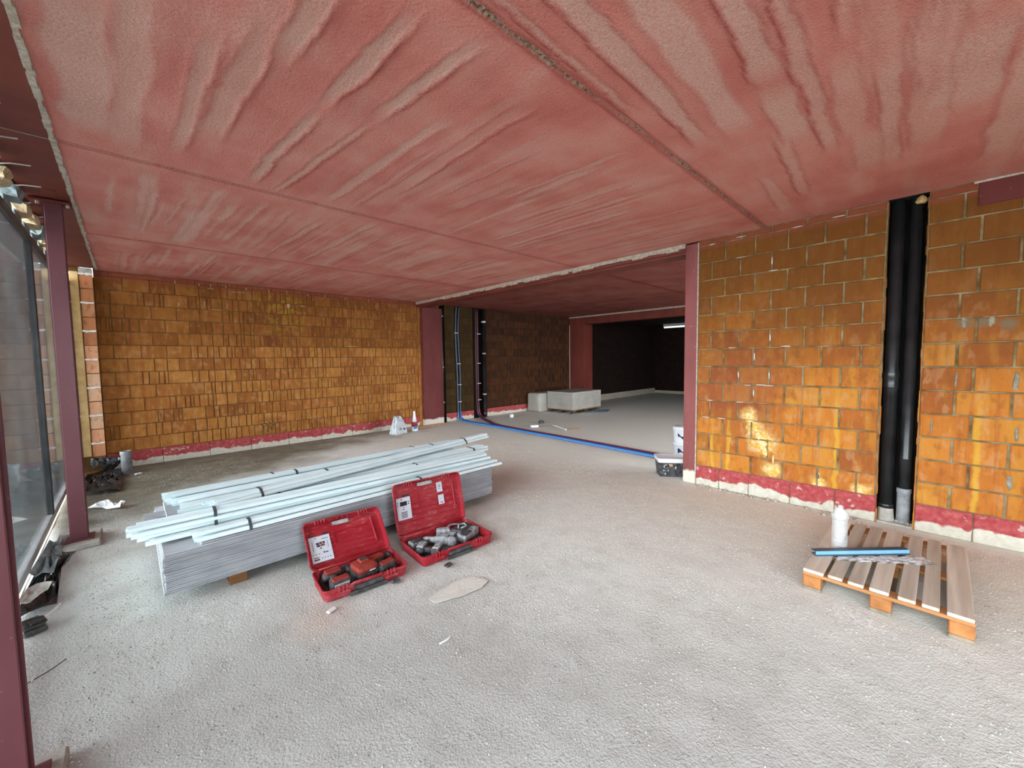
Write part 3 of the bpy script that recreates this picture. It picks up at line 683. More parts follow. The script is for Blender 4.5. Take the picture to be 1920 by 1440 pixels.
# broken shuttering scraps, film and wall ties above the glazing
rs = random.Random(3)
NTH = ['first', 'second', 'third', 'fourth', 'fifth', 'sixth', 'seventh', 'eighth', 'ninth', 'tenth', 'eleventh']
for i in range(11):
    yy = 3.3+i*.42; m = MB(); l = .16+.12*rs.random()
    b = bmesh.new(); bmesh.ops.create_cube(b, size=1); bmesh.ops.subdivide_edges(b, edges=b.edges[:], cuts=1, use_grid_fill=True)
    for v in b.verts: v.co = Vector((v.co.x*.10, v.co.y*l, v.co.z*.09)) + Vector((rs.uniform(-.02, .02), rs.uniform(-.03, .03), rs.uniform(-.015, .015)))
    m.addbm(b, 0, TR(-.585-.01*rs.random(), yy, 2.935))
    tag(m.build('shuttering_scrap', [M_rough, M_teal][i % 3 == 1]), 'jagged scrap of shuttering above the glazing, '+NTH[i]+' counted from the camera', 'scrap', 'shuttering scraps above the glazing')
    m = MB().box(-.66, yy-.16, 2.835, -.60, yy+.14, 2.895, 0, Matrix.Rotation(.0, 4, 'X'), .01)
    tag(m.build('film_scrap', M_teal), 'torn blue-grey film on the top rail of the glazing, '+NTH[i]+' from the camera', 'scrap', 'film packed above the glazing')
for i in range(7):
    yy = 3.45+i*.46
    m = MB().tube([(-.63, yy+.16, 2.90), (-.56, yy+.03, 2.965), (-.50, yy, 2.975), (-.41, yy-.03, 2.975)], .005, 6)
    tag(m.build('wall_tie', M_wire), 'bent grey wall tie under the edge beam, '+NTH[i]+' from the camera', 'wire', 'wall ties under the edge beam')

# ------------------------------------------------------------------ pipes in the right-hand chase
p = thing('soil_pipe', 'thick black soil pipe in the right-hand chase, the left of the pair', 'pipe', (XR+.085, .245, 0))
MB().lathe([(.051, .17), (.051, 1.28), (.057, 1.29), (.057, 1.30), (.0535, 1.31), (.0535, 1.37), (.057, 1.38), (.057, 1.43), (.050, 1.45), (.050, 2.99)], 20).build('pipe', M_blackp, p, True)
MB().lathe([(.056, .14), (.056, .175), (.051, .18)], 20).build('collar', M_blackp, p, True)
MB().lathe([(.064, -.01), (.062, .05), (.056, .13), (.054, .15)], 14).build('mortar_foot', M_conc, p, True)
p = thing('soil_pipe', 'thick black soil pipe standing in a grey socket, the right of the pair', 'pipe', (XR+.085, .125, 0))
MB().lathe([(.044, .33), (.044, .62), (.046, .625), (.046, .635), (.044, .64), (.044, 2.99)], 20).build('pipe', M_blackp, p, True)
MB().lathe([(.047, -.01), (.048, .05), (.048, .30), (.052, .31), (.052, .345), (.045, .35)], 20).build('socket', M_greyp, p, True)
p = tag(MB().lathe([(.03, 0), (.045, .02), (.03, .05), (.01, .07)], 9).build('foam_blob', M_yell, None, False, (XR+.05, .10, 2.925)), 'small blob of pale foam at the top of the black soil pipes', 'foam')
MB().box(XR+.003, .052, .0, XR+.2, .309, .02).build('chase_floor', M_conc, wall_right)
m = MB()
for k in range(7):
    a = k*.9; m.lathe([(.012, 0), (.02, .01), (.012, .022)], 6, 0, TR(XR+.03+.01*k % 3, .06+.034*k, .02))
o = m.build('rubble', M_conc, wall_right); o['kind'] = 'stuff'

# pipes and conduits of the far chases
p = thing('riser_pipe', 'black riser pipe in the narrow chase beside the left pillar', 'pipe', (5.83, YB+.06, 0))
MB().lathe([(.045, 0), (.045, 2.98)], 14).build('pipe', M_blackp, p, True)
for z in (.5, 1.4, 2.7): MB().lathe([(.049, z), (.052, z+.01), (.052, z+.02), (.049, z+.03)], 14).build('clamp', M_wire, p, True)
p = thing('riser_pipe', 'thick black riser pipe right of the red conduits', 'pipe', (7.17, YB-.01, 0))
MB().lathe([(.055, 0), (.055, .12), (.048, .13), (.048, 2.98)], 16).build('pipe', M_blackp, p, True)
for z in (.62, 1.75): MB().lathe([(.051, z), (.056, z+.01), (.056, z+.025), (.051, z+.035)], 16).build('clamp', M_wire, p, True)
MB().lathe([(.06, 2.62), (.06, 2.66)], 16).build('clamp', M_white, p, True)
def smooth_path(P, n=8):
    P = [Vector(p) for p in P]; out = []
    for i in range(len(P)-1):
        p0 = P[max(i-1, 0)]; p1 = P[i]; p2 = P[i+1]; p3 = P[min(i+2, len(P)-1)]
        for k in range(n):
            t_ = k/n; out.append(.5*((2*p1)+(-p0+p2)*t_+(2*p0-5*p1+4*p2-p3)*t_*t_+(-p0+3*p1-3*p2+p3)*t_**3))
    return out+[P[-1]]
def conduit(path, mat, label, r=.022, n=10):
    o = MB().tube(smooth_path(path, n), r, 10).build('conduit', mat, None, True); return tag(o, label, 'conduit')
yb = YB-.028
conduit([(6.24, yb, 2.98), (6.20, yb, 2.3), (6.23, yb, 1.2), (6.24, yb, .25), (6.22, yb-.10, .03), (6.14, 7.6, .024), (6.16, 6.8, .024), (6.10, 5.0, .024), (6.04, 3.9, .024), (5.98, 3.0, .024), (5.92, 2.25, .024)], M_blue2, 'light blue conduit, the nearest of the bundle across the floor')
conduit([(6.33, yb, 2.98), (6.28, yb, 2.3), (6.32, yb, 1.2), (6.31, yb, .25), (6.32, yb-.12, .03), (6.22, 7.6, .024), (6.22, 6.8, .024), (6.15, 5.0, .024), (6.09, 3.9, .024), (6.03, 3.0, .024), (5.97, 2.25, .024)], M_blue, 'mid blue conduit second in the bundle across the floor')
conduit([(6.90, yb+.03, 2.98), (6.89, yb+.03, 1.2), (6.90, yb+.02, .25), (6.88, yb-.15, .03), (6.55, 7.75, .024), (6.30, 7.0, .024), (6.21, 5.0, .024), (6.15, 3.9, .024), (6.09, 3.0, .024), (6.03, 2.25, .024)], M_viol, 'dark violet conduit between the blue and red ones')
conduit([(6.96, yb+.03, 2.98), (6.95, yb+.03, 1.2), (6.96, yb+.02, .25), (6.95, yb-.15, .03), (6.62, 7.75, .024), (6.36, 7.0, .024), (6.27, 5.0, .024), (6.21, 3.9, .024), (6.15, 3.0, .024), (6.09, 2.25, .024)], M_hred, 'dark red conduit, the farthest of the bundle across the floor')
for z, xs in ((2.30, (6.20, 6.96)), (1.5, (6.27, 6.94)), (.95, (6.28, 6.94)), (.5, (6.28, 6.95))):
    for x in xs:
        o = MB().box(-.06, -.012, -.012, .06, .012, .012, 0, None, .004).build('pipe_clip', M_wire, wall_far, False, (x, YB-.055, z))

# ------------------------------------------------------------------ stack of plasterboards
M_bear = mk_wood('dark_bearer_wood', (.16, .075, .03), (.28, .14, .06), (.12, 1, 1))
BX0, BX1, BY0, BY1 = .100, 2.905, 3.385, 4.585
for i, x in enumerate((.50, 1.45, 2.50)):
    tag(MB().box(x-.05, BY0+.05, 0, x+.06, BY1-.03, .088, 0, None, .004).build('timber_bearer', M_bear), ['timber bearer under the left end of the plasterboards', 'timber bearer under the middle of the plasterboards', 'timber bearer under the right end of the plasterboards'][i], 'timber')
def board_mesh(x0, x1, y0, y1, h=.0118):
    m = MB(); c = .0028
    pr = [(y0, c), (y0+c*1.6, 0), (y1-c, 0), (y1, c), (y1, h-c), (y1-c, h), (y0+c*1.6, h), (y0, h-c)]
    vs = [(x, y, z) for x in (x0, x1) for y, z in pr]; n = 8
    m.add(vs, [(k, (k+1) % n, n+(k+1) % n, n+k) for k in range(n)]); m.add(vs, [tuple(range(n-1, -1, -1)), tuple(range(n, 2*n))], 1)
    return m.mesh('plasterboard', [M_board, M_bend])
ORD = ['', 'second', 'third', 'fourth', 'fifth', 'sixth', 'seventh', 'eighth', 'ninth', 'tenth', 'eleventh', 'twelfth', 'thirteenth', 'fourteenth', 'fifteenth', 'sixteenth', 'seventeenth', 'eighteenth', 'nineteenth', 'twentieth', 'twenty-first', 'twenty-second', 'twenty-third']
bm_ = board_mesh(0, BX1-BX0, 0, BY1-BY0)
zb = .088; NB = 23
for i in range(NB):
    if i == NB-1:
        o = link('plasterboard', board_mesh(0, 2.62, 0, 1.17), None, (BX0+.20, BY0+.006, zb)); tag(o, 'topmost grey plasterboard, shifted right so the one below shows', 'plasterboard')
    else:
        o = link('plasterboard', bm_, None, (BX0+random.uniform(-.010, .010), BY0+random.uniform(-.004, .005), zb))
        tag(o, 'grey-faced plasterboard in the low stack, '+('the lowest, resting on the bearers' if i == 0 else ORD[i]+' from the bottom'), 'plasterboard', 'plasterboards in the stack')
    zb += .0127
ZT = zb-.001
# two loose boards that stick out at the far side
o = link('plasterboard', board_mesh(0, .5, 0, .12, .02), None, (.03, 4.20, ZT)); tag(o, 'narrow white board offcut sticking out at the left end of the stack', 'offcut')
o = link('plasterboard', board_mesh(0, 2.9, 0, .84, .03), None, (.16, 3.74, ZT+.0)) ; tag(o, 'wide pale board lying on the stack beneath the profile bundles', 'plasterboard')
ZT2 = ZT+.03

# ------------------------------------------------------------------ bundles of white profiles
def prof_mesh(L, w_=.033, h=.024):
    t_ = .0022; g = .013
    pr = [(0, 0), (t_, 0), (t_, h-t_), (w_-t_, h-t_), (w_-t_, 0), (w_, 0), (w_, h-.006), (w_-.005, h), (w_*.68, h), (w_*.60, h-g), (w_*.40, h-g), (w_*.32, h), (.005, h), (0, h-.006)]
    n = len(pr); vs = [(x, y, z) for x in (0, L) for y, z in pr]
    m = MB(); m.add(vs, [(k, n+k, n+(k+1) % n, (k+1) % n) for k in range(n)])
    for s_, rev in ((0, False), (n, True)):
        for q in ((0, 1, 2, 13), (13, 2, 12), (12, 2, 11), (11, 2, 10), (10, 2, 3, 9), (9, 3, 8), (8, 3, 7), (7, 3, 6), (3, 4, 5, 6)):
            f = tuple(s_+k for k in q); m.f.append(f[::-1] if rev else f); m.m.append(0)
    return m.mesh('profile', M_prof)
PM = [prof_mesh(3.0), prof_mesh(2.97), prof_mesh(3.02)]
def bundle(label, x0, y0, x1, y1, z, lay_, straps, L=None, tilt=0, jit=.03, z1=None):
    """lay_: number of profiles in each layer, from the bottom; straps: distances from the left end"""
    a = math.atan2(y1-y0, x1-x0)
    b = thing('profile_bundle', label, 'bundle', (x0, y0, z), a, 'bundles of white profiles on the board stack')
    if z1 is not None: b.rotation_euler = (0, -math.atan2(z1-z, math.hypot(x1-x0, y1-y0)), a)
    lay_ = tuple(int(round(n*1.2)) for n in lay_); ww = max(lay_)*.040; zz = 0; sc = (math.hypot(x1-x0, y1-y0))/3.0
    for k, n in enumerate(lay_):
        for j in range(n):
            y = (ww-n*.040)/2+j*.040
            o = link('profile', random.choice(PM), b, (random.uniform(-jit, jit), y-ww/2, zz+random.uniform(0, .009)), (random.uniform(-.16, .16), 0, random.uniform(-.0012, .0012))); o.scale = (sc, 1, 1)
        zz += .030
    for s_ in straps:
        m = MB(); hw = ww/2+.003; top = zz+.001; tw = (lay_[-1]*.040)/2+.003
        P = [(-hw, -.002), (-hw, .026), (-tw, top-.004), (-tw+.006, top+.002), (tw-.006, top+.002), (tw, top-.004), (hw, .026), (hw, -.002)]
        n = len(P); vs = []
        for x in (s_-.010, s_+.010):
            vs += [(x+.03*(y+hw), y, z_) for y, z_ in P]
            vs += [(x+.03*(y+hw), y*1.0-(.003 if y > 0 else -.003), z_-.003) for y, z_ in P]
        fs = []
        for k in range(n-1): fs += [(k, k+1, 2*n+k+1, 2*n+k), (n+k, 3*n+k, 3*n+k+1, n+k+1), (k, n+k, n+k+1, k+1), (2*n+k, 2*n+k+1, 3*n+k+1, 3*n+k)]
        m.add(vs, fs); m.build('strap', M_strap, b)
    return b
bundle('farthest white profile bundle, lying along the back edge of the stack', .17, 4.62, 3.24, 4.71, ZT2-.012, (3, 3), (.85, 2.5))
bundle('white profile bundle just in front of the one along the back edge', .20, 4.42, 3.25, 4.51, ZT2, (4, 3, 2), (.98, 2.62))
bundle('white profile bundle whose left end starts behind the tied middle ones, one strap', .26, 4.215, 3.0, 4.27, ZT2, (3, 3, 2), (1.15,))
bundle('low white profile bundle with its strap close to its left end', .23, 4.03, 3.33, 4.07, ZT2, (4, 3), (.30, 2.9))
bundle('white profile bundle crossing the others diagonally towards the far right', .40, 3.84, 3.58, 4.32, ZT2+.070, (3, 2), (.35, 2.78), z1=ZT2+.095)
bundle('white profile bundle under the diagonal one, in the middle of the pile', .27, 3.86, 3.2, 3.88, ZT2, (3, 2), (.62, 1.95))
bundle('thick white profile bundle sticking out farthest over the left end of the stack', -.045, 3.72, 2.98, 3.62, ZT2+.004, (3, 4, 3), (.46,), jit=.045)
bundle('flat white profile bundle lying underneath the thick overhanging one', .04, 3.65, 3.02, 3.61, ZT, (3,), (), jit=.06)
bundle('nearest white profile bundle along the front edge, starting right of the others', .28, 3.475, 3.06, 3.475, ZT, (3, 2), (.31, 1.75), jit=.02)

# ------------------------------------------------------------------ red tool cases
def rrect(w_, d, r, n=4):
    out = []
    for cx, cy, a0 in ((w_-r, r, -90), (w_-r, d-r, 0), (r, d-r, 90), (r, r, 180)):
        for k in range(n+1):
            a = math.radians(a0+90*k/n); out.append((cx+r*math.cos(a), cy+r*math.sin(a)))
    return out
def shell(m, w_, d, h, t_=.008, r=.035, taper=.012, M=None, mi=0):
    def ring(ins, z, rr): 
        return [(x+ins, y+ins, z) for x, y in rrect(w_-2*ins, d-2*ins, rr)]
    rings = [ring(taper+.008, 0, r*.8), ring(taper, .008, r), ring(.004, h-.012, r), ring(0, h-.012, r), ring(0, h, r), ring(t_, h, r*.85), ring(t_+taper, .010, r*.7)]
    n = len(rings[0]); vs = sum(rings, []); fs = []
    for i in range(len(rings)-1):
        for k in range(n): fs.append((i*n+k, i*n+(k+1) % n, (i+1)*n+(k+1) % n, (i+1)*n+k))
    fs += [tuple(range(n-1, -1, -1)), tuple((len(rings)-1)*n+k for k in range(n))]
    return m.add(vs, fs, mi, M)
def tool_case(label, loc, rz, w_, d, th, ld, ang, stickers, latch=True, lid_h=.055):
    c = thing('tool_case', label, 'tool case', loc, rz)
    tr_ = shell(MB(), w_, d, th).build('tray', M_red, c, False)
    hx = w_*.5
    MB().box(hx-.10, -.014, th-.050, hx+.10, .006, th-.020, 0, None, .004).build('handle_gap', M_blkt, tr_)
    MB().tube([(hx-.12, .004, th-.01), (hx-.10, -.004, th+.004), (hx+.09, -.004, th+.004), (hx+.11, .004, th-.01)], .006, 8).build('handle_bar', M_red, tr_, True)
    MB().box(hx-.13, -.016, .004, hx+.13, .004, .030, 0, None, .006).build('handle', M_blackd, tr_)
    for u in (.22, .78):
        x = w_*u; m = MB()
        for k in range(3): m.box(x-.035+k*.025, -.008, th-.035, x-.022+k*.025, .010, th+.008, 0, None, .003)
        m.box(x-.045, -.005, th-.055, x+.045, .004, th-.03, 0, None, .003); m.build('latch_seat', M_red, tr_)
    MB().tube([(.05, d-.002, th), (w_-.05, d-.002, th)], .007, 8).build('hinge', M_red, c, True)
    # lid: leans back, its opening faces forward
    L_ = Matrix.Translation((0, d+.002, th)) @ Matrix.Rotation(ang, 4, 'X') @ Matrix.Translation((0, 0, -lid_h))
    lid = shell(MB(), w_, ld, lid_h, .008, .04).build('lid', M_red, c); lid.matrix_local = L_
    m = MB()
    for k in range(5):
        y = ld*(.12+.105*k); m.box(.04 if k > 0 else .06, y, .008, w_-.05, y+.010, .019, 0, None, .003)
    m.box(w_*.36, ld*.70, .008, w_-.10, ld*.712, .018).box(w_*.35, ld*.45, .008, w_*.358, ld*.72, .018).box(w_-.085, ld*.28, .008, w_-.073, ld*.85, .030, 0, None, .003)
    m.build('rib', M_red, lid)
    MB().box(w_*.36, ld-.060, .012, w_*.58, ld-.026, .030, 0, None, .010).build('handle_opening', M_slot, lid)
    m = MB()
    for k in range(4): m.box(w_*.36+.04*k, ld-.022, .02, w_*.36+.04*k+.008, ld-.004, lid_h-.006, 0, None, .002)
    m.tube([(w_*.34, ld-.02, .03), (w_*.345, ld-.055, .032), (w_*.40, ld-.068, .032)], .004, 6); m.build('handle_rib', M_red, lid)
    for u in (.20, .76):
        m = MB()
        for k in range(4): m.box(w_*u+.022*k-.03, ld-.03, lid_h-.02, w_*u+.022*k-.022, ld+.004, lid_h+.004, 0, None, .002)
        m.build('latch_seat', M_red, lid)
    for (x0, y0, x1, y1, marks) in stickers:
        s_ = MB().box(x0*w_, y0*ld, .0185, x1*w_, y1*ld, .0205).build('label', M_lab, lid)
        q = MB()
        for (a, b, c_, d_, mi) in marks:
            q.box((x0+(x1-x0)*a)*w_, (y0+(y1-y0)*b)*ld, .0205, (x0+(x1-x0)*c_)*w_, (y0+(y1-y0)*d_)*ld, .0210, mi)
        q.build('label_print', [M_ink, M_inkr], s_)
    return c
def dots(y, xs, s_=.055, h=.028): return [(x, y, x+s_, y+h, 0) for x in xs]
mkA = [(.02, 1.02, .28, 1.07, 1), (.68, 1.03, .98, 1.10, 0), (.28, .92, .36, .945, 0), (.30, .66, .44, .75, 0), (.46, .67, .60, .76, 1), (.62, .67, .72, .76, 0), (.32, .58, .48, .65, 0), (.50, .585, .70, .655, 1), (.44, .50, .54, .54, 0), (.12, .42, .14, .82, 0), (.84, .50, .855, .78, 0), (.60, .86, .92, .88, 0)]
mkA += dots(.30, (.06, .20, .34)) + [(.58, .30, .63, .38, 0), (.66, .31, .80, .35, 0)] + [(.08, .17, .34, .20, 1), (.08, .08, .34, .13, 0)] + dots(.12, (.44, .57, .70, .83))
mkB = [(.50, 1.02, .98, 1.10, 0), (.32, .90, .42, .94, 0), (.24, .62, .74, .82, 0), (.30, .66, .68, .78, 1), (.80, .76, .92, .80, 0), (.80, .66, .92, .70, 0), (.05, .78, .12, .82, 0), (.05, .70, .12, .74, 0), (.05, .62, .12, .66, 0), (.44, .54, .54, .57, 0), (.40, .44, .50, .48, 0), (.26, .32, .70, .35, 0), (.26, .26, .70, .29, 0), (.26, .20, .70, .23, 0), (.26, .14, .70, .17, 0), (.26, .08, .70, .11, 0)]
mkC = [(.3, .55, .7, .60, 0), (.3, .66, .62, .70, 0), (.25, .78, .7, .80, 0), (.3, .35, .55, .40, 0)]
mkD = [(.3, .16, .75, .24, 0), (.3, .62, .55, .65, 1)]
LA = (.845, 2.700, .0); RA = math.radians(-5.5)
caseA = tool_case('open red tool case nearest the camera, holding red and black battery tools', LA, RA, .595, .335, .085, .385, math.radians(44), [(.05, .17, .30, .70, mkA)])
LB = (1.553, 2.640, .0); RB = math.radians(-4.5)
caseB = tool_case('open red tool case on the right, its grey contents covered in plaster dust', LB, RB, .680, .440, .085, .450, math.radians(76), [(.05, .30, .24, .72, mkB), (.64, .66, .725, .86, mkC), (.645, .41, .73, .60, mkD)])
for c in (caseA, caseB):
    w_, d_ = (.595, .335) if c is caseA else (.68, .44)
    MB().box(.04, .02, .012, w_-.03, d_-.02, .030, 0, None, .006).build('insert', M_blkt, c)
# black latch that hangs open on the near case, another lies loose
lm = MB().box(-.032, -.022, 0, .032, .022, .012, 0, None, .007).box(-.026, -.012, .012, -.016, .012, .018).box(-.006, -.014, .012, .006, .014, .018).box(.014, -.012, .012, .026, .012, .018).box(-.030, -.020, .010, .030, -.012, .020, 0, None, .002)
lme = lm.mesh('latch', M_blackd)
o = link('latch', lme, caseA, (.475, -.040, .012), (.25, 0, .1)); o['label'] = 'black latch hanging open'
tag(link('latch', lme, None, (1.715, 2.535, .006), (.1, 0, .25)), 'small black plastic latch lying on the floor beside the right case', 'latch')
def PA(x, y, z): return tuple(Matrix.Translation(LA) @ RZ(RA) @ Vector((x, y, z)))
def PB(x, y, z): return tuple(Matrix.Translation(LB) @ RZ(RB) @ Vector((x, y, z)))
def drill(label, loc, rz, body, dark, scale=1, side=.0):
    """cordless drill lying in the tray: motor body, chuck, grip and battery"""
    t_ = thing('cordless_drill', label, 'drill', loc, rz); t_.scale = (scale,)*3
    MB().tube([(-.085, .10, .045), (-.075, .10, .045), (.02, .10, .045), (.05, .10, .045), (.07, .10, .045)], [.022, .034, .036, .032, .024], 14).build('motor_housing', dark, t_, True)
    MB().box(-.070, .070, .060, .035, .130, .086, 0, None, .010).build('housing_panel', body, t_)
    MB().tube([(.07, .10, .045), (.10, .10, .045), (.125, .10, .045)], [.020, .022, .012], 12).build('chuck', dark, t_, True)
    MB().box(-.05, -.01, .022, -.008, .085, .066, 0, None, .012).build('grip', dark, t_)
    MB().box(.006, .035, .035, .016, .06, .05, 0, None, .003).build('trigger', body, t_)
    bt = MB().box(-.085, -.075, .010, .045, -.008, .080, 0, None, .010).build('battery', dark, t_)
    MB().box(-.076, -.074, .070, .036, -.014, .086, 0, None, .006).build('battery_cap', body, bt)
    MB().box(-.070, -.079, .018, .032, -.074, .056, 0, None, .001).build('rating_label', M_lab if side else dark, bt)
    return t_
drill('red and black cordless drill with white-labelled battery at the left of the near case', PA(.145, .125, .030), RA+.12, M_redt, M_blkt, 1.0, 1)
drill('red and black cordless drill at the right end of the near case', PA(.475, .150, .030), RA+.25, M_redt, M_blkt, .95)
cx = thing('battery_charger', 'domed red charger in the middle of the near case', 'charger', PA(.315, .155, .030), RA+.15)
MB().box(-.080, -.085, .0, .080, .085, .055, 0, None, .022).build('base', M_blkt, cx)
MB().box(-.078, -.080, .045, .078, .078, .105, 0, None, .030).build('hood', M_redt, cx)
MB().box(-.030, -.015, .100, .040, .055, .118, 0, None, .008).build('top_block', M_redt, cx)
MB().box(-.022, .0, .117, .030, .045, .121, 0, None, .003).build('black_inlay', M_blkt, cx)
MB().box(.005, -.085, .058, .050, -.079, .068, 0, None, .002).build('white_bar', M_lab, cx)
cb = tag(MB().tube(smooth_path([PA(.08, .29, .05), PA(.20, .30, .075), PA(.30, .285, .07), PA(.42, .30, .08), PA(.50, .285, .06), PA(.44, .27, .06), PA(.30, .30, .055)]), .006, 8).build('charger_cable', M_blkt, None, True), 'black cable coiled along the hinge of the near case', 'cable')
# right case: dusty machines
g1 = thing('angle_grinder', 'grey dusty angle grinder with a red stripe in the right case', 'grinder', PB(.27, .20, .030), RB-.9)
MB().tube([(-.16, 0, .04), (-.13, 0, .04), (-.03, 0, .045), (.02, 0, .05), (.07, 0, .05)], [.02, .028, .026, .034, .036], 14).build('body', M_gryt, g1, True)
MB().lathe([(.036, .0), (.040, .02), (.034, .06), (.02, .075)], 14, 0, TR(.10, 0, .012)).build('gear_head', M_gryt, g1, True)
MB().lathe([(.058, .004), (.060, .012), (.058, .020)], 18, 0, TR(.10, 0, .0)).build('guard', M_blkt, g1, True)
MB().box(-.12, .012, .050, .02, .030, .066, 0, None, .005).build('stripe', M_redt, g1)
MB().tube([(.10, .03, .05), (.10, .07, .055), (.10, .13, .06)], [.010, .015, .012], 10).build('side_handle', M_blkt, g1, True)
drill('plaster-dusted cordless drill lying at the back of the right case', PB(.33, .30, .030), RB+2.6, M_gryt, M_gryt, .95)
drill('plaster-dusted cordless driver lying at the front left of the right case', PB(.16, .12, .030), RB+.7, M_gryt, M_blkt, .95)
for lb, x, y, rz, s_ in (('grey dusty battery in the back left corner of the right case', .10, .31, .1, 1.0), ('grey dusty battery at the front of the right case beside the grinder', .23, .055, -.5, .8)):
    b_ = thing('battery_pack', lb, 'battery', PB(x, y, .030), RB+rz); b_.scale = (s_,)*3
    MB().box(-.055, -.045, 0, .055, .045, .055, 0, None, .010).build('housing', M_gryt, b_)
    MB().box(-.045, -.030, .053, .045, .030, .066, 0, None, .004).build('rails', M_blkt, b_)
ch = thing('battery_charger', 'flat black charger dusted white at the right end of the right case', 'charger', PB(.51, .22, .030), RB+.45)
MB().box(-.12, -.095, 0, .12, .095, .070, 0, None, .022).build('housing', M_gryt, ch)
MB().box(-.09, -.030, .068, .10, .075, .090, 0, None, .012).build('cradle', M_blkt, ch)
MB().box(-.11, -.090, .066, .0, -.035, .074, 0, None, .003).build('black_panel', M_blkt, ch)
MB().tube([(-.05, .02, .092), (0, .05, .10), (.05, .02, .098), (.02, -.02, .094), (-.04, 0, .094)], .008, 8).build('cord', M_gryt, ch, True)
tag(MB().tube(smooth_path([PB(.40, .38, .05), PB(.48, .40, .085), PB(.58, .36, .08), PB(.62, .28, .07)]), .007, 8).build('charger_cable', M_gryt, None, True), 'dusty cable along the back right corner of the right case', 'cable')

# ------------------------------------------------------------------ pallet
PX0, PX1, PY0, PY1 = 3.265, 4.475, -.245, .565
M_bot = mk_wood('dirty_bottom_board', (.20, .16, .11), (.34, .28, .21), (.05, 1, 1))
pal = thing('wooden_pallet', 'weathered grey wooden pallet on the floor before the pipe chase', 'pallet', (PX0, PY0, 0), math.radians(-1.0))
LX, LY = PX1-PX0, PY1-PY0
for (a, b) in ((.797, .687), (.665, .589), (.563, .485), (.459, .368), (.330, .253), (.228, .156), (.128, .024)):
    m = MB().box(0, b, .122, LX, a, .144, 0, None, .003).build('slat', M_slat, pal, False, (random.uniform(-.006, .006), 0, random.uniform(-.001, .001)))
for x in (0, LX/2-.05, LX-.10):
    MB().box(x, .02, .100, x+.10, LY-.01, .122, 0, None, .003).build('cross_board', M_cross, pal)
    for y in (.02, LY/2-.05, LY-.11): MB().box(x, y, .022, x+.10, y+.10, .100, 0, None, .006).build('block', M_block, pal)
for y in (.02, LY/2-.05, LY-.11): MB().box(0, y, 0, LX, y+.10, .022, 0, None, .003).build('bottom_board', M_bot, pal)
# bottle standing on the pallet
b_ = thing('plastic_bottle', 'empty ribbed clear plastic bottle standing on the pallet', 'bottle', (3.80, .425, .144)); b_.scale = (1.14, 1.14, 1.0)
pr = [(.034, 0), (.042, .006)]
for k in range(13): z = .012+k*.0165; pr += [(.0425, z), (.0425, z+.007), (.0385, z+.010), (.0385, z+.013)]
pr += [(.046, .232), (.048, .250), (.047, .262), (.030, .292), (.016, .312), (.0145, .318)]
MB().lathe(pr, 20).build('body', M_clear, b_, True)
MB().lathe([(.0150, .314), (.0155, .318), (.0155, .330), (.0145, .332)], 14).build('neck', M_clear, b_, True)
# blue profile and clear film
bl = thing('blue_profile', 'light blue metal profile lying across the pallet slats', 'profile', (3.525, .520, .146), math.atan2(.05-.520, 4.02-3.525))
MB().box(0, 0, .0, .68, .045, .010, 1).box(0, 0, .010, .68, .008, .036, 0, None, .002).box(0, .008, .030, .68, .052, .036, 1, None, .001).build('angle', [M_bluep, M_navy], bl)
b = bmesh.new(); bmesh.ops.create_grid(b, x_segments=26, y_segments=5, size=.5)
for v in b.verts: v.co = Vector((v.co.x*.62+.36, v.co.y*(.05+.06*(v.co.x+.5))-.035, .004+.010*random.random()))
fm = MB().addbm(b); nv = len(fm.v); fm.v += [(x, y, z-.003) for x, y, z in fm.v]; fm.f += [tuple(i+nv for i in f[::-1]) for f in list(fm.f)]; fm.m = [0]*len(fm.f)
tag(fm.build('plastic_film', M_foil, None, False, (3.56, .475, .145), (0, 0, math.atan2(-.47, .50)-.10)), 'crumpled clear film strip lying along the blue profile', 'film')

# ------------------------------------------------------------------ buckets beside the pillar
bk = thing('mortar_tub', 'square black tub with a white rim beside the right pillar', 'tub', (5.27, 2.41, 0), math.radians(-52))
m = MB()
def frustum(m, w0, d0, w1, d1, z0, z1, mi=0, t_=.004, cap=True):
    n = 20; a = [(x-w0/2, y-d0/2, z0) for x, y in rrect(w0, d0, .03)]; b_ = [(x-w1/2, y-d1/2, z1) for x, y in rrect(w1, d1, .03)]
    n = len(a); m.add(a+b_, [(k, (k+1) % n, n+(k+1) % n, n+k) for k in range(n)]+([tuple(range(n-1, -1, -1))] if cap else []), mi)
frustum(m, .30, .24, .345, .285, 0, .195); m.build('body', M_blkt, bk)
m = MB(); frustum(m, .35, .29, .365, .305, .195, .250, 0, cap=False); n_ = 20
m.build('rim', M_white, bk)
m = MB(); frustum(m, .358, .298, .300, .240, .250, .13); m.f = [f[::-1] for f in m.f]; m.build('inner', M_white, bk)
rim = []
m = MB(); frustum(m, .365, .305, .345, .285, .250, .252, cap=False); m.build('lip', M_white, bk)
MB().box(-.03, -.146, .145, .005, -.138, .180).build('yellow_splash', M_yell, bk)
m = MB()
for k in range(9): x = random.uniform(-.13, .13); z = random.uniform(.03, .17); m.box(x, -.142, z, x+.012, -.128, z+.010)
m.build('paint_splash', M_white, bk)
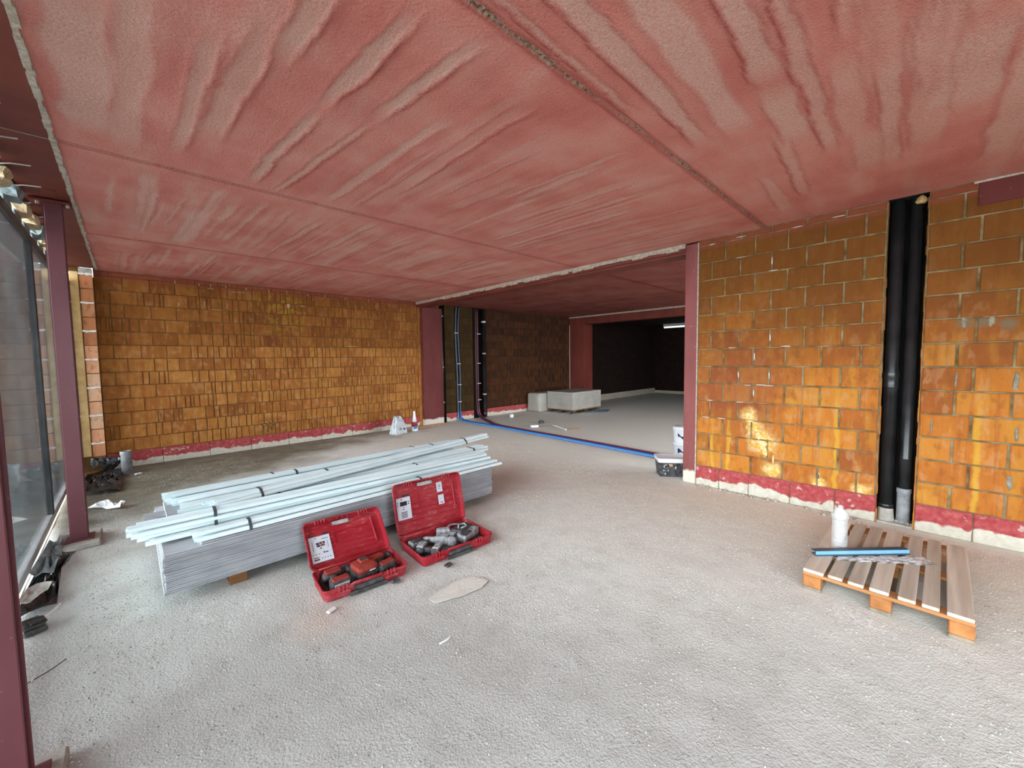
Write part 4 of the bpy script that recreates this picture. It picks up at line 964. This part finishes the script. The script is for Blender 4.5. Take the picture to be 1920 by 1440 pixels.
for i, (z, lb) in enumerate(((0, 'white paint bucket with navy print behind the pillar, the lower one'), (.245, 'white paint bucket stacked on top of the other behind the pillar'))):
    pb = thing('paint_bucket', lb, 'bucket', (6.36, 2.70, z), .4)
    MB().lathe([(.125, 0), (.132, .02), (.145, .205), (.150, .21), (.150, .225), (.146, .228), (.146, .242), (.06, .244)], 28).build('body', M_white, pb, True)
    m = MB()
    vs = []; n = 14
    for k in range(n+1):
        a = math.radians(150+k*9)
        z0 = .07+.03*math.sin(k*.7+i); z1 = .13+.03*math.sin(k*.9+1+i)
        r0, r1 = .1335+(.0115*z0/.185), .1335+(.0115*z1/.185); vs += [(r0*math.cos(a), r0*math.sin(a), z0), (r1*math.cos(a), r1*math.sin(a), z1)]
    m.add(vs, [(2*k, 2*k+2, 2*k+3, 2*k+1) for k in range(n)]); m.build('printed_band', pm('navy_print', (.01, .02, .07), (.03, .05, .14), 8, .5, 0), pb)

# ------------------------------------------------------------------ pale stacks at the far end
def board_pack(m, x0, y0, x1, y1, z0, z1, n, bulge=.0):
    for k in range(n):
        za = z0+(z1-z0)*k/n; zb_ = z0+(z1-z0)*(k+1)/n; t_ = (k+.5)/n; e = bulge*(abs(t_-.5)*2)**3
        j = random.uniform(-.008, .008); m.box(x0+e+j, y0+e*.6+j, za, x1-e*.3, y1-e, zb_-.003, 0, None, 0)
o = thing('board_pack', 'rounded pale pack standing left of the pallet load in the far room', 'pack', (8.82, 8.04, 0))
m = MB().box(0, 0, 0, .95, .50, .57, 0, None, .07); m.build('wrapping', M_stack, o)
MB().box(.05, -.003, .27, .9, .0, .275).build('fold', M_stack, o)
o = thing('pallet_load', 'pale load of stacked boards on a low pallet in the far room', 'stack', (9.16, 7.06, 0), math.radians(0.5))
for k in range(12):
    z = .115+k*.042; j = random.uniform(-.012, .012)
    MB().box(j, j*.5, z, 1.45+j, .95, z+.0405, 0, None, .003).build('board', M_stack, o)
for y in (0.02, .42, .84): MB().box(.02, y, 0, 1.40, y+.10, .025).box(.05, y, .025, .18, y+.10, .09).box(1.2, y, .025, 1.33, y+.10, .09).box(.62, y, .025, .76, y+.10, .09).build('runner', M_blackd, o)
MB().box(0, 0, .09, 1.45, .95, .113).build('deck', M_cross, o)
tag(MB().tube(smooth_path([(9.7, 6.95, .02), (9.9, 6.80, .03), (10.2, 6.85, .02), (10.5, 6.72, .02), (10.2, 6.6, .02), (9.95, 6.72, .02)]), .018, 8).build('conduit_coil', M_navy, None, True), 'dark blue coil on the floor beside the pallet load', 'cable')

# ------------------------------------------------------------------ bag, spray bottle, pipe stub, litter
b = bmesh.new(); bmesh.ops.create_cube(b, size=1); bmesh.ops.subdivide_edges(b, edges=b.edges[:], cuts=7, use_grid_fill=True)
for v in b.verts:                                       # gusseted paper bag: flat base, folded and pinched top
    z = v.co.z+.5; k = 1-.62*z**1.3; j = .012*math.sin(v.co.x*23+z*19)+.010*math.sin(v.co.y*31-z*27)+random.uniform(-.006, .006)
    v.co = Vector((v.co.x*.34*(1-.50*z**1.5)+j, v.co.y*.20*k+j, z*.36+(.03*math.sin(v.co.x*9) if z > .8 else 0)))
bag = thing('plaster_bag', 'crumpled white plaster bag on the floor by the back wall', 'bag', (4.23, 8.05, 0), .3)
MB().addbm(b).build('sack', pm('crumpled_white_bag', (.50, .55, .58), (.72, .76, .78), 10, .7, .8, 18, dist=.03), bag)
MB().box(-.03, -.108, .10, -.01, -.085, .12, 0, None, .003).box(.06, -.108, .08, .10, -.080, .12, 0, None, .003).build('print', M_blkt, bag)
spb = thing('spray_bottle', 'white and red cone-shaped bottle standing near the left pillar', 'bottle', (4.66, 8.10, 0))
MB().lathe([(.075, 0), (.078, .02), (.072, .10), (.055, .20)], 18).build('body', M_white, spb, True)
MB().lathe([(.056, .20), (.038, .30), (.026, .38), (.024, .44), (.016, .45)], 16).build('neck', M_white, spb, True)
MB().lathe([(.0735, .10), (.0560, .20), (.056, .205)], 18).build('red_band', M_redt, spb, True)
MB().box(-.06, -.078, .05, .02, -.060, .12, 0, None, .004).build('blue_print', M_blue, spb)
ps = thing('pipe_stub', 'short grey pipe stub standing by the back left corner', 'pipe', (-.085, 8.12, 0))
MB().lathe([(.060, 0), (.060, .27), (.066, .28), (.066, .33), (.060, .335), (.054, .33), (.054, .1)], 20).build('pipe', M_greyp, ps, True)
def sheet(name, mat, pts, label, cat, h=.012, thick=.002, seg=7, zoff=.004, seed=1):
    r_ = random.Random(seed); c_ = Vector((sum(p[0] for p in pts)/len(pts), sum(p[1] for p in pts)/len(pts), 0)); n = len(pts)
    P2 = []
    for i in range(n):
        a = Vector((*pts[i], 0)); bb = Vector((*pts[(i+1) % n], 0)); P2 += [a.lerp(bb, k/3) for k in range(3)]
    m = MB(); n = len(P2); vs = []
    for k in range(seg):
        s_ = 1-k/seg
        for p_ in P2: q = c_.lerp(p_, s_); vs.append((q.x+r_.uniform(-.004, .004), q.y+r_.uniform(-.004, .004), zoff+r_.random()*h))
    vs.append((c_.x, c_.y, zoff+h*.5)); L_ = len(vs)
    fs = [(k*n+i, k*n+(i+1) % n, (k+1)*n+(i+1) % n, (k+1)*n+i) for k in range(seg-1) for i in range(n)] + [((seg-1)*n+i, (seg-1)*n+(i+1) % n, L_-1) for i in range(n)]
    vs += [(x, y, z-thick) for x, y, z in vs]; fs += [tuple(i+L_ for i in f[::-1]) for f in list(fs)] + [(i, i+L_, (i+1) % n+L_, (i+1) % n) for i in range(n)]
    m.add(vs, fs); return tag(m.build(name, mat), label, cat)
sheet('paper_sheet', M_paper, [(1.80, 2.15), (1.765, 2.255), (1.68, 2.315), (1.50, 2.30), (1.37, 2.27), (1.38, 2.19), (1.555, 2.131), (1.71, 2.12)], 'curved piece of pale paper lying on the floor before the right case', 'paper', .0015, .0015, 5, .007)
MB().box(1.745, 2.15, .008, 1.80, 2.20, .014)
sheet('black_film', M_film, [(-.50, 7.05), (-.14, 7.0), (-.16, 7.7), (-.12, 8.1), (-.30, 8.42), (-.50, 8.42), (-.54, 7.6)], 'black plastic film crumpled on the floor at the foot of the pier', 'film', .07, .003, 6, .01, 4)
sheet('black_film', M_film, [(-.46, 8.32), (-.14, 8.30), (-.14, 8.42), (-.46, 8.43)], 'black plastic film pushed up against the bottom of the pier', 'film', .22, .003, 4, .03, 6)
sheet('paper_towel', M_white, [(-.40, 6.42), (-.30, 6.28), (-.14, 6.12), (-.10, 6.25), (-.20, 6.33), (-.26, 6.47)], 'crumpled white tissue on the floor behind the maroon column', 'tissue', .07, .002, 4, .006, 8)
sheet('torn_film', M_film, [(-.60, 3.9), (-.42, 3.95), (-.45, 4.6), (-.40, 5.0), (-.58, 5.02)], 'dark torn film on the floor below the glazing rail', 'film', .06, .002, 5, .006, 9)
sheet('torn_board', M_paper, [(-.60, 3.92), (-.50, 3.96), (-.46, 4.2), (-.58, 4.25)], 'small pale torn piece of card below the glazing', 'card', .05, .003, 3, .06, 10)
sheet('torn_strip', M_teal, [(-.60, 4.5), (-.49, 4.4), (-.46, 4.75), (-.50, 5.3), (-.58, 5.3)], 'grey strip of membrane hanging below the glazing rail', 'membrane', .09, .003, 3, .03, 12)
cl = thing('black_clamp', 'black block of folded plastic on the floor by the left column', 'clamp', (-.50, 3.70, 0), .3)
MB().box(-.05, -.08, 0, .05, .08, .035, 0, None, .008).box(-.045, -.07, .035, .045, .06, .06, 0, None, .008).build('block', M_blackd, cl)
MB().box(-.02, -.09, .06, .05, .0, .075, 0, None, .006).build('flap', M_film, cl)
def stick(label, a, b, r, mat, cat='stick', name='stick'):
    mid = ((a[0]+b[0])/2+.01, (a[1]+b[1])/2-.008, r+.004)
    tag(MB().tube(smooth_path([(*a, r+.002), mid, (*b, r+.003)], 4), r, 6).build(name, mat, None, True), label, cat)
stick('pale wooden stick with a darker end near the black plastic block', (-.475, 3.82), (-.41, 3.97), .008, M_paper)
stick('thin dark twig on the floor near the left column', (-.45, 3.085), (-.325, 3.195), .003, M_blackd, 'twig', 'twig')
stick('thin pale twig near the left picture edge', (-.46, 3.05), (-.43, 3.10), .004, M_paper, 'twig', 'twig')
stick('small white plastic sliver on the floor below the cases', (1.185, 1.855), (1.265, 1.865), .005, M_white, 'sliver', 'sliver')
tag(MB().box(-.03, -.014, 0, .03, .014, .014, 0, None, .004).build('chip', M_white, None, False, (.86, 2.60, .004), (0, 0, .4)), 'small white chip on the floor in front of the near case', 'chip')
tag(MB().box(-.04, -.02, 0, .04, .02, .02, 0, None, .006).build('chip', M_white, None, False, (.03, 7.9, .004), (0, 0, .6)), 'small white scrap on the damp floor by the pipe stub', 'chip')
tag(MB().lathe([(.05, 0), (.055, .02), (.055, .07), (.05, .09)], 14).build('tape_roll', M_white, None, False, (7.56, 7.92, .004), (0, 0, 0)), 'small white roll on the floor by the far wall', 'tape roll')
tag(MB().lathe([(.07, 0), (.075, .02), (.06, .06), (.03, .07)], 14).build('black_lump', M_blackd, None, False, (7.35, 6.64, .002)), 'small black lump on the floor of the far room', 'lump')
tag(MB().box(-.09, -.05, 0, .09, .05, .05, 0, None, .01).build('small_box', M_white, None, False, (6.82, 6.38, .002), (0, 0, -.5)), 'small white box on the floor beyond the conduits', 'box')
stick('white rod on the floor beyond the conduits', (7.27, 6.19), (6.98, 5.56), .014, M_white, 'rod', 'rod')
stick('thin brown rod ending near the white rod in the far room', (7.02, 5.62), (7.36, 5.44), .009, M_block, 'rod', 'rod')

# ------------------------------------------------------------------ grit on the floor
def grit(n, name, label, xr, yr, s0, s1, mat, seed, power=1.0):
    r_ = np.random.default_rng(seed)
    x = xr[0]+(xr[1]-xr[0])*r_.random(n)**power; y = yr[0]+(yr[1]-yr[0])*r_.random(n)**power
    cl_ = fbm(x*1.7, y*1.7, 3, seed) > .40+.12*r_.random(n)
    # nothing under the stack, the cases or the pallet
    ok = ~((x > .05) & (x < 2.95) & (y > 3.35) & (y < 4.7)) & ~((x > .78) & (x < 2.3) & (y > 2.6) & (y < 3.2)) & ~((x > 3.2) & (x < 4.5) & (y > -.3) & (y < .6)) & cl_ & ((x+y) > .8)
    x = x[ok]; y = y[ok]; n = len(x); s_ = s0+(s1-s0)*r_.random(n)**5
    z = floor_fn(x, y)[0]+s_*.25
    base = np.array([(1, 0, 0), (0, 1, 0), (-1, 0, 0), (0, -1, 0), (0, 0, .8), (0, 0, -.6)], float)
    V = base[None]*s_[:, None, None]*(.6+.8*r_.random((n, 6, 1)))
    a = r_.random(n)*6.28; ca, sa = np.cos(a)[:, None], np.sin(a)[:, None]
    V = np.stack([V[..., 0]*ca-V[..., 1]*sa, V[..., 0]*sa+V[..., 1]*ca, V[..., 2]], -1)+np.stack([x, y, z], 1)[:, None]
    fc = np.array([(0, 1, 4), (1, 2, 4), (2, 3, 4), (3, 0, 4), (1, 0, 5), (2, 1, 5), (3, 2, 5), (0, 3, 5)])
    Fc = (fc[None]+np.arange(n)[:, None, None]*6).reshape(-1, 3)
    me = bpy.data.meshes.new(name); me.vertices.add(n*6); me.vertices.foreach_set('co', V.ravel()); m_ = len(Fc)
    me.loops.add(m_*3); me.polygons.add(m_); me.loops.foreach_set('vertex_index', Fc.ravel().astype(np.int32))
    me.polygons.foreach_set('loop_start', np.arange(m_)*3); me.polygons.foreach_set('loop_total', np.full(m_, 3)); me.update()
    me.materials.append(mat); tag(link(name, me), label, 'grit', None, 'stuff')
M_grit = pm('grit_grain', (.27, .26, .23), (.66, .67, .64), 55, .9, 0, vec='pos')
M_grit2 = pm('dark_crumb', (.14, .13, .11), (.30, .28, .25), 30, .9, 0, vec='pos')
grit(80000, 'floor_grit', 'pale grit and crumbs scattered over the screed', (-.3, 5.0), (-.7, 8.0), .0016, .0065, M_grit, 2, 1.3)
grit(14000, 'floor_crumbs', 'dark crumbs scattered over the screed', (-.3, 5.0), (-.7, 7.0), .0016, .0060, M_grit2, 3, 1.2)
r_ = random.Random(9)
m = MB()
for k in range(60):
    y = r_.uniform(.4, 2.0); x = XR-.03-.12*r_.random()**2; s_ = .006+.016*r_.random()
    b = bmesh.new(); bmesh.ops.create_icosphere(b, subdivisions=1, radius=s_)
    for v in b.verts: v.co = v.co*(.7+.6*r_.random())
    m.addbm(b, 0, TR(x, y, s_*.3))
tag(m.build('mortar_droppings', M_concL), 'mortar droppings along the foot of the right wall', 'rubble', None, 'stuff')
